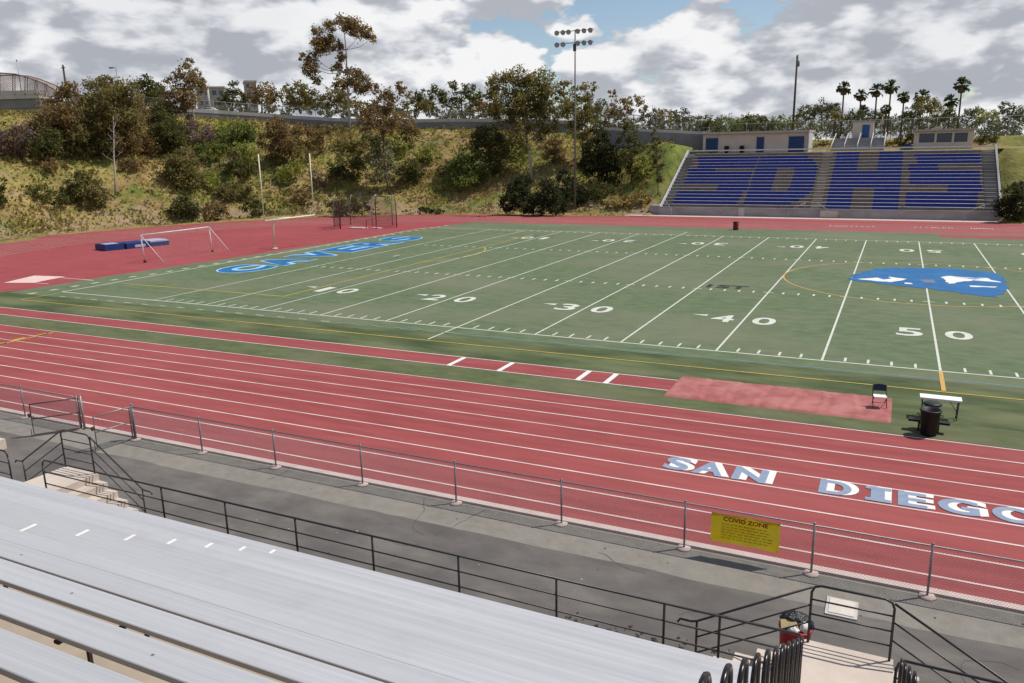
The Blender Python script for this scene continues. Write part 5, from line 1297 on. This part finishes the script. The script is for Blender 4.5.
# low scrub nobody could count
for nm_, lab, lm, n, sd in (('low_scrub','low bright green scrub scattered over the hillside','l_bright',330,1),('low_scrub','low brown dead brush scattered over the hillside','l_brown',230,2),('low_scrub','low olive scrub scattered over the hillside','l_olive',260,3),('low_scrub','dry straw coloured brush scattered over the hillside','l_straw',420,4),('low_scrub','low dark scrub under the hilltop trees','l_dark',150,5)):
    mb = MB(); rnd = random.Random(sd); c = 0
    while c < n:
        x = rnd.uniform(-132, -33.5); y = rnd.uniform(5, 112); s = dist_s(x, y)
        if s < 4.0 or s > 35: continue
        if lm == 'l_dark' and s < 17 and rnd.random() < .8: continue
        if lm == 'l_bright' and noise.noise(Vector((x*.09, y*.09, 5))) < -.05: continue
        if lm in ('l_straw', 'l_brown') and noise.noise(Vector((x*.09, y*.09, 5))) > .15: continue
        z = height(x, y); r = rnd.uniform(.4,1.0)*(1.5 if s > 14 and rnd.random() < .4 else 1.0)
        crown(mb, [(Vector((x,y,z+r*.22)), r*1.2, r*1.2, r*.5)], .24, rnd, .42); c += 1
    o = mb.build(nm_, M[lm]); tag(o, lab, 'scrub', kind='stuff')
# ---------------------------------------------------------------- sky and light
SUN_EL, SUN_AZ = rad(58), math.atan2(.60, .47)
w = bpy.data.worlds.new('World'); S.world = w; w.use_nodes = True; w.cycles.sampling_method = 'MANUAL'; w.cycles.sample_map_resolution = 256; nt = w.node_tree; L = nt.links
for n in list(nt.nodes): nt.nodes.remove(n)
out = N(nt, 'ShaderNodeOutputWorld'); tc = N(nt, 'ShaderNodeTexCoord')
sky = N(nt, 'ShaderNodeTexSky'); sky.sky_type = 'NISHITA'; sky.sun_disc = False; sky.sun_elevation = SUN_EL; sky.sun_rotation = SUN_AZ; sky.air_density = 1.0; sky.dust_density = .6
bg1 = N(nt, 'ShaderNodeBackground', Strength=SKY_S); L.new(sky.outputs[0], bg1.inputs[0])
def cloud_noise(off, scale, det, rough, st=(1,1,2.1), dist=.25):
    mp = N(nt, 'ShaderNodeMapping'); mp.inputs['Scale'].default_value = st; mp.inputs['Location'].default_value = off; L.new(tc.outputs['Generated'], mp.inputs[0])
    n = N(nt, 'ShaderNodeTexNoise', Scale=scale, Detail=det, Roughness=rough, Distortion=dist); L.new(mp.outputs[0], n.inputs['Vector']); return n.outputs['Fac']
def mrange(v, a, b, c=0, d=1, smooth=True):
    m_ = N(nt, 'ShaderNodeMapRange'); m_.interpolation_type = 'SMOOTHSTEP' if smooth else 'LINEAR'; L.new(v, m_.inputs[0])
    for i, q in enumerate((a,b,c,d)): m_.inputs[1+i].default_value = q
    return m_.outputs[0]
def mth(op, a, b):
    m_ = N(nt, 'ShaderNodeMath', operation=op)
    for i, q in enumerate((a, b)):
        if isinstance(q, (int, float)): m_.inputs[i].default_value = q
        else: L.new(q, m_.inputs[i])
    return m_.outputs[0]
OFF = CLOUD_OFF
sx = N(nt, 'ShaderNodeSeparateXYZ'); L.new(tc.outputs['Generated'], sx.inputs[0]); zsep = sx.outputs['Z']
def billow(off):
    """puffy cumulus density: distorted soft cells plus fine noise"""
    mp = N(nt, 'ShaderNodeMapping'); mp.inputs['Scale'].default_value = (1,1,2.3); mp.inputs['Location'].default_value = off; L.new(tc.outputs['Generated'], mp.inputs[0])
    nz = N(nt, 'ShaderNodeTexNoise', Scale=7.0, Detail=4, Roughness=.6); L.new(mp.outputs[0], nz.inputs['Vector'])
    sc1 = N(nt, 'ShaderNodeVectorMath', operation='SCALE'); L.new(nz.outputs['Color'], sc1.inputs[0]); sc1.inputs['Scale'].default_value = .17
    ad = N(nt, 'ShaderNodeVectorMath', operation='ADD'); L.new(mp.outputs[0], ad.inputs[0]); L.new(sc1.outputs[0], ad.inputs[1])
    vo = N(nt, 'ShaderNodeTexVoronoi', Scale=10.0); vo.feature = 'F1'; L.new(ad.outputs[0], vo.inputs['Vector'])
    v2 = N(nt, 'ShaderNodeTexVoronoi', Scale=19.0); v2.feature = 'F1'; L.new(ad.outputs[0], v2.inputs['Vector'])
    n2 = N(nt, 'ShaderNodeTexNoise', Scale=16, Detail=6, Roughness=.62); L.new(mp.outputs[0], n2.inputs['Vector'])
    a = mth('MULTIPLY', mth('SUBTRACT', .75, vo.outputs['Distance']), .9)
    b_ = mth('MULTIPLY', mth('SUBTRACT', .6, v2.outputs['Distance']), .35)
    return mth('ADD', mth('ADD', a, b_), mth('MULTIPLY', mth('SUBTRACT', n2.outputs['Fac'], .5), .55))
na = billow(OFF); nb = billow((OFF[0]+.02, OFF[1]+.02, OFF[2]+.06))
big = cloud_noise((OFF[0]+3, OFF[1]+7, OFF[2]), 2.2, 4, .5)
cov = mth('ADD', na, mth('MULTIPLY', mth('SUBTRACT', big, .5), 1.6))
hd = ray(638, -34).normalized(); dp = N(nt, 'ShaderNodeVectorMath', operation='DISTANCE'); L.new(tc.outputs['Generated'], dp.inputs[0]); dp.inputs[1].default_value = hd
cov = mth('SUBTRACT', cov, mrange(dp.outputs['Value'], .095, .0, 0, .95))    # one break in the cloud over the mast
mask = mth('MULTIPLY', mrange(cov, COV_LO, COV_LO+.14), mrange(zsep, .62, .24))
lit = mrange(mth('SUBTRACT', na, nb), -.26, .30)             # upper sides of the puffs face the sun
deep_ = mrange(big, .40, .64)
shade = mth('MULTIPLY', mth('ADD', mth('MULTIPLY', lit, .85), .15), mth('SUBTRACT', 1.0, mth('MULTIPLY', deep_, .30)))
cr = N(nt, 'ShaderNodeValToRGB'); L.new(shade, cr.inputs[0]); e = cr.color_ramp.elements
e[0].position, e[0].color = .10, (.42,.44,.49,1); e[1].position, e[1].color = .85, (.93,.93,.94,1); q = e.new(.45); q.color = (.66,.68,.72,1)
bg2 = N(nt, 'ShaderNodeBackground', Strength=CLOUD_S); L.new(cr.outputs[0], bg2.inputs[0])
mx = N(nt, 'ShaderNodeMixShader'); L.new(mask, mx.inputs[0]); L.new(bg1.outputs[0], mx.inputs[1]); L.new(bg2.outputs[0], mx.inputs[2]); L.new(mx.outputs[0], out.inputs[0])
sd = bpy.data.lights.new('sun', 'SUN'); sd.energy = SUN_E; sd.angle = rad(.5); sd.color = (1, .955, .89)
so = bpy.data.objects.new('sun', sd); COL.objects.link(so)
dirv = Vector((math.sin(SUN_AZ)*math.cos(SUN_EL), math.cos(SUN_AZ)*math.cos(SUN_EL), math.sin(SUN_EL)))
so.rotation_mode = 'QUATERNION'; so.rotation_quaternion = dirv.to_track_quat('Z', 'Y'); so.location = (0,0,60)
vs_ = S.view_settings; S.display_settings.display_device = 'sRGB'; vs_.view_transform = 'Standard'; vs_.look = 'None'; vs_.exposure = EXPO; vs_.gamma = 1; vs_.use_curve_mapping = False
S.cycles.max_bounces = 4; S.cycles.diffuse_bounces = 2; S.cycles.glossy_bounces = 2; S.cycles.transmission_bounces = 2; S.cycles.transparent_max_bounces = 8; S.cycles.sample_clamp_indirect = 6
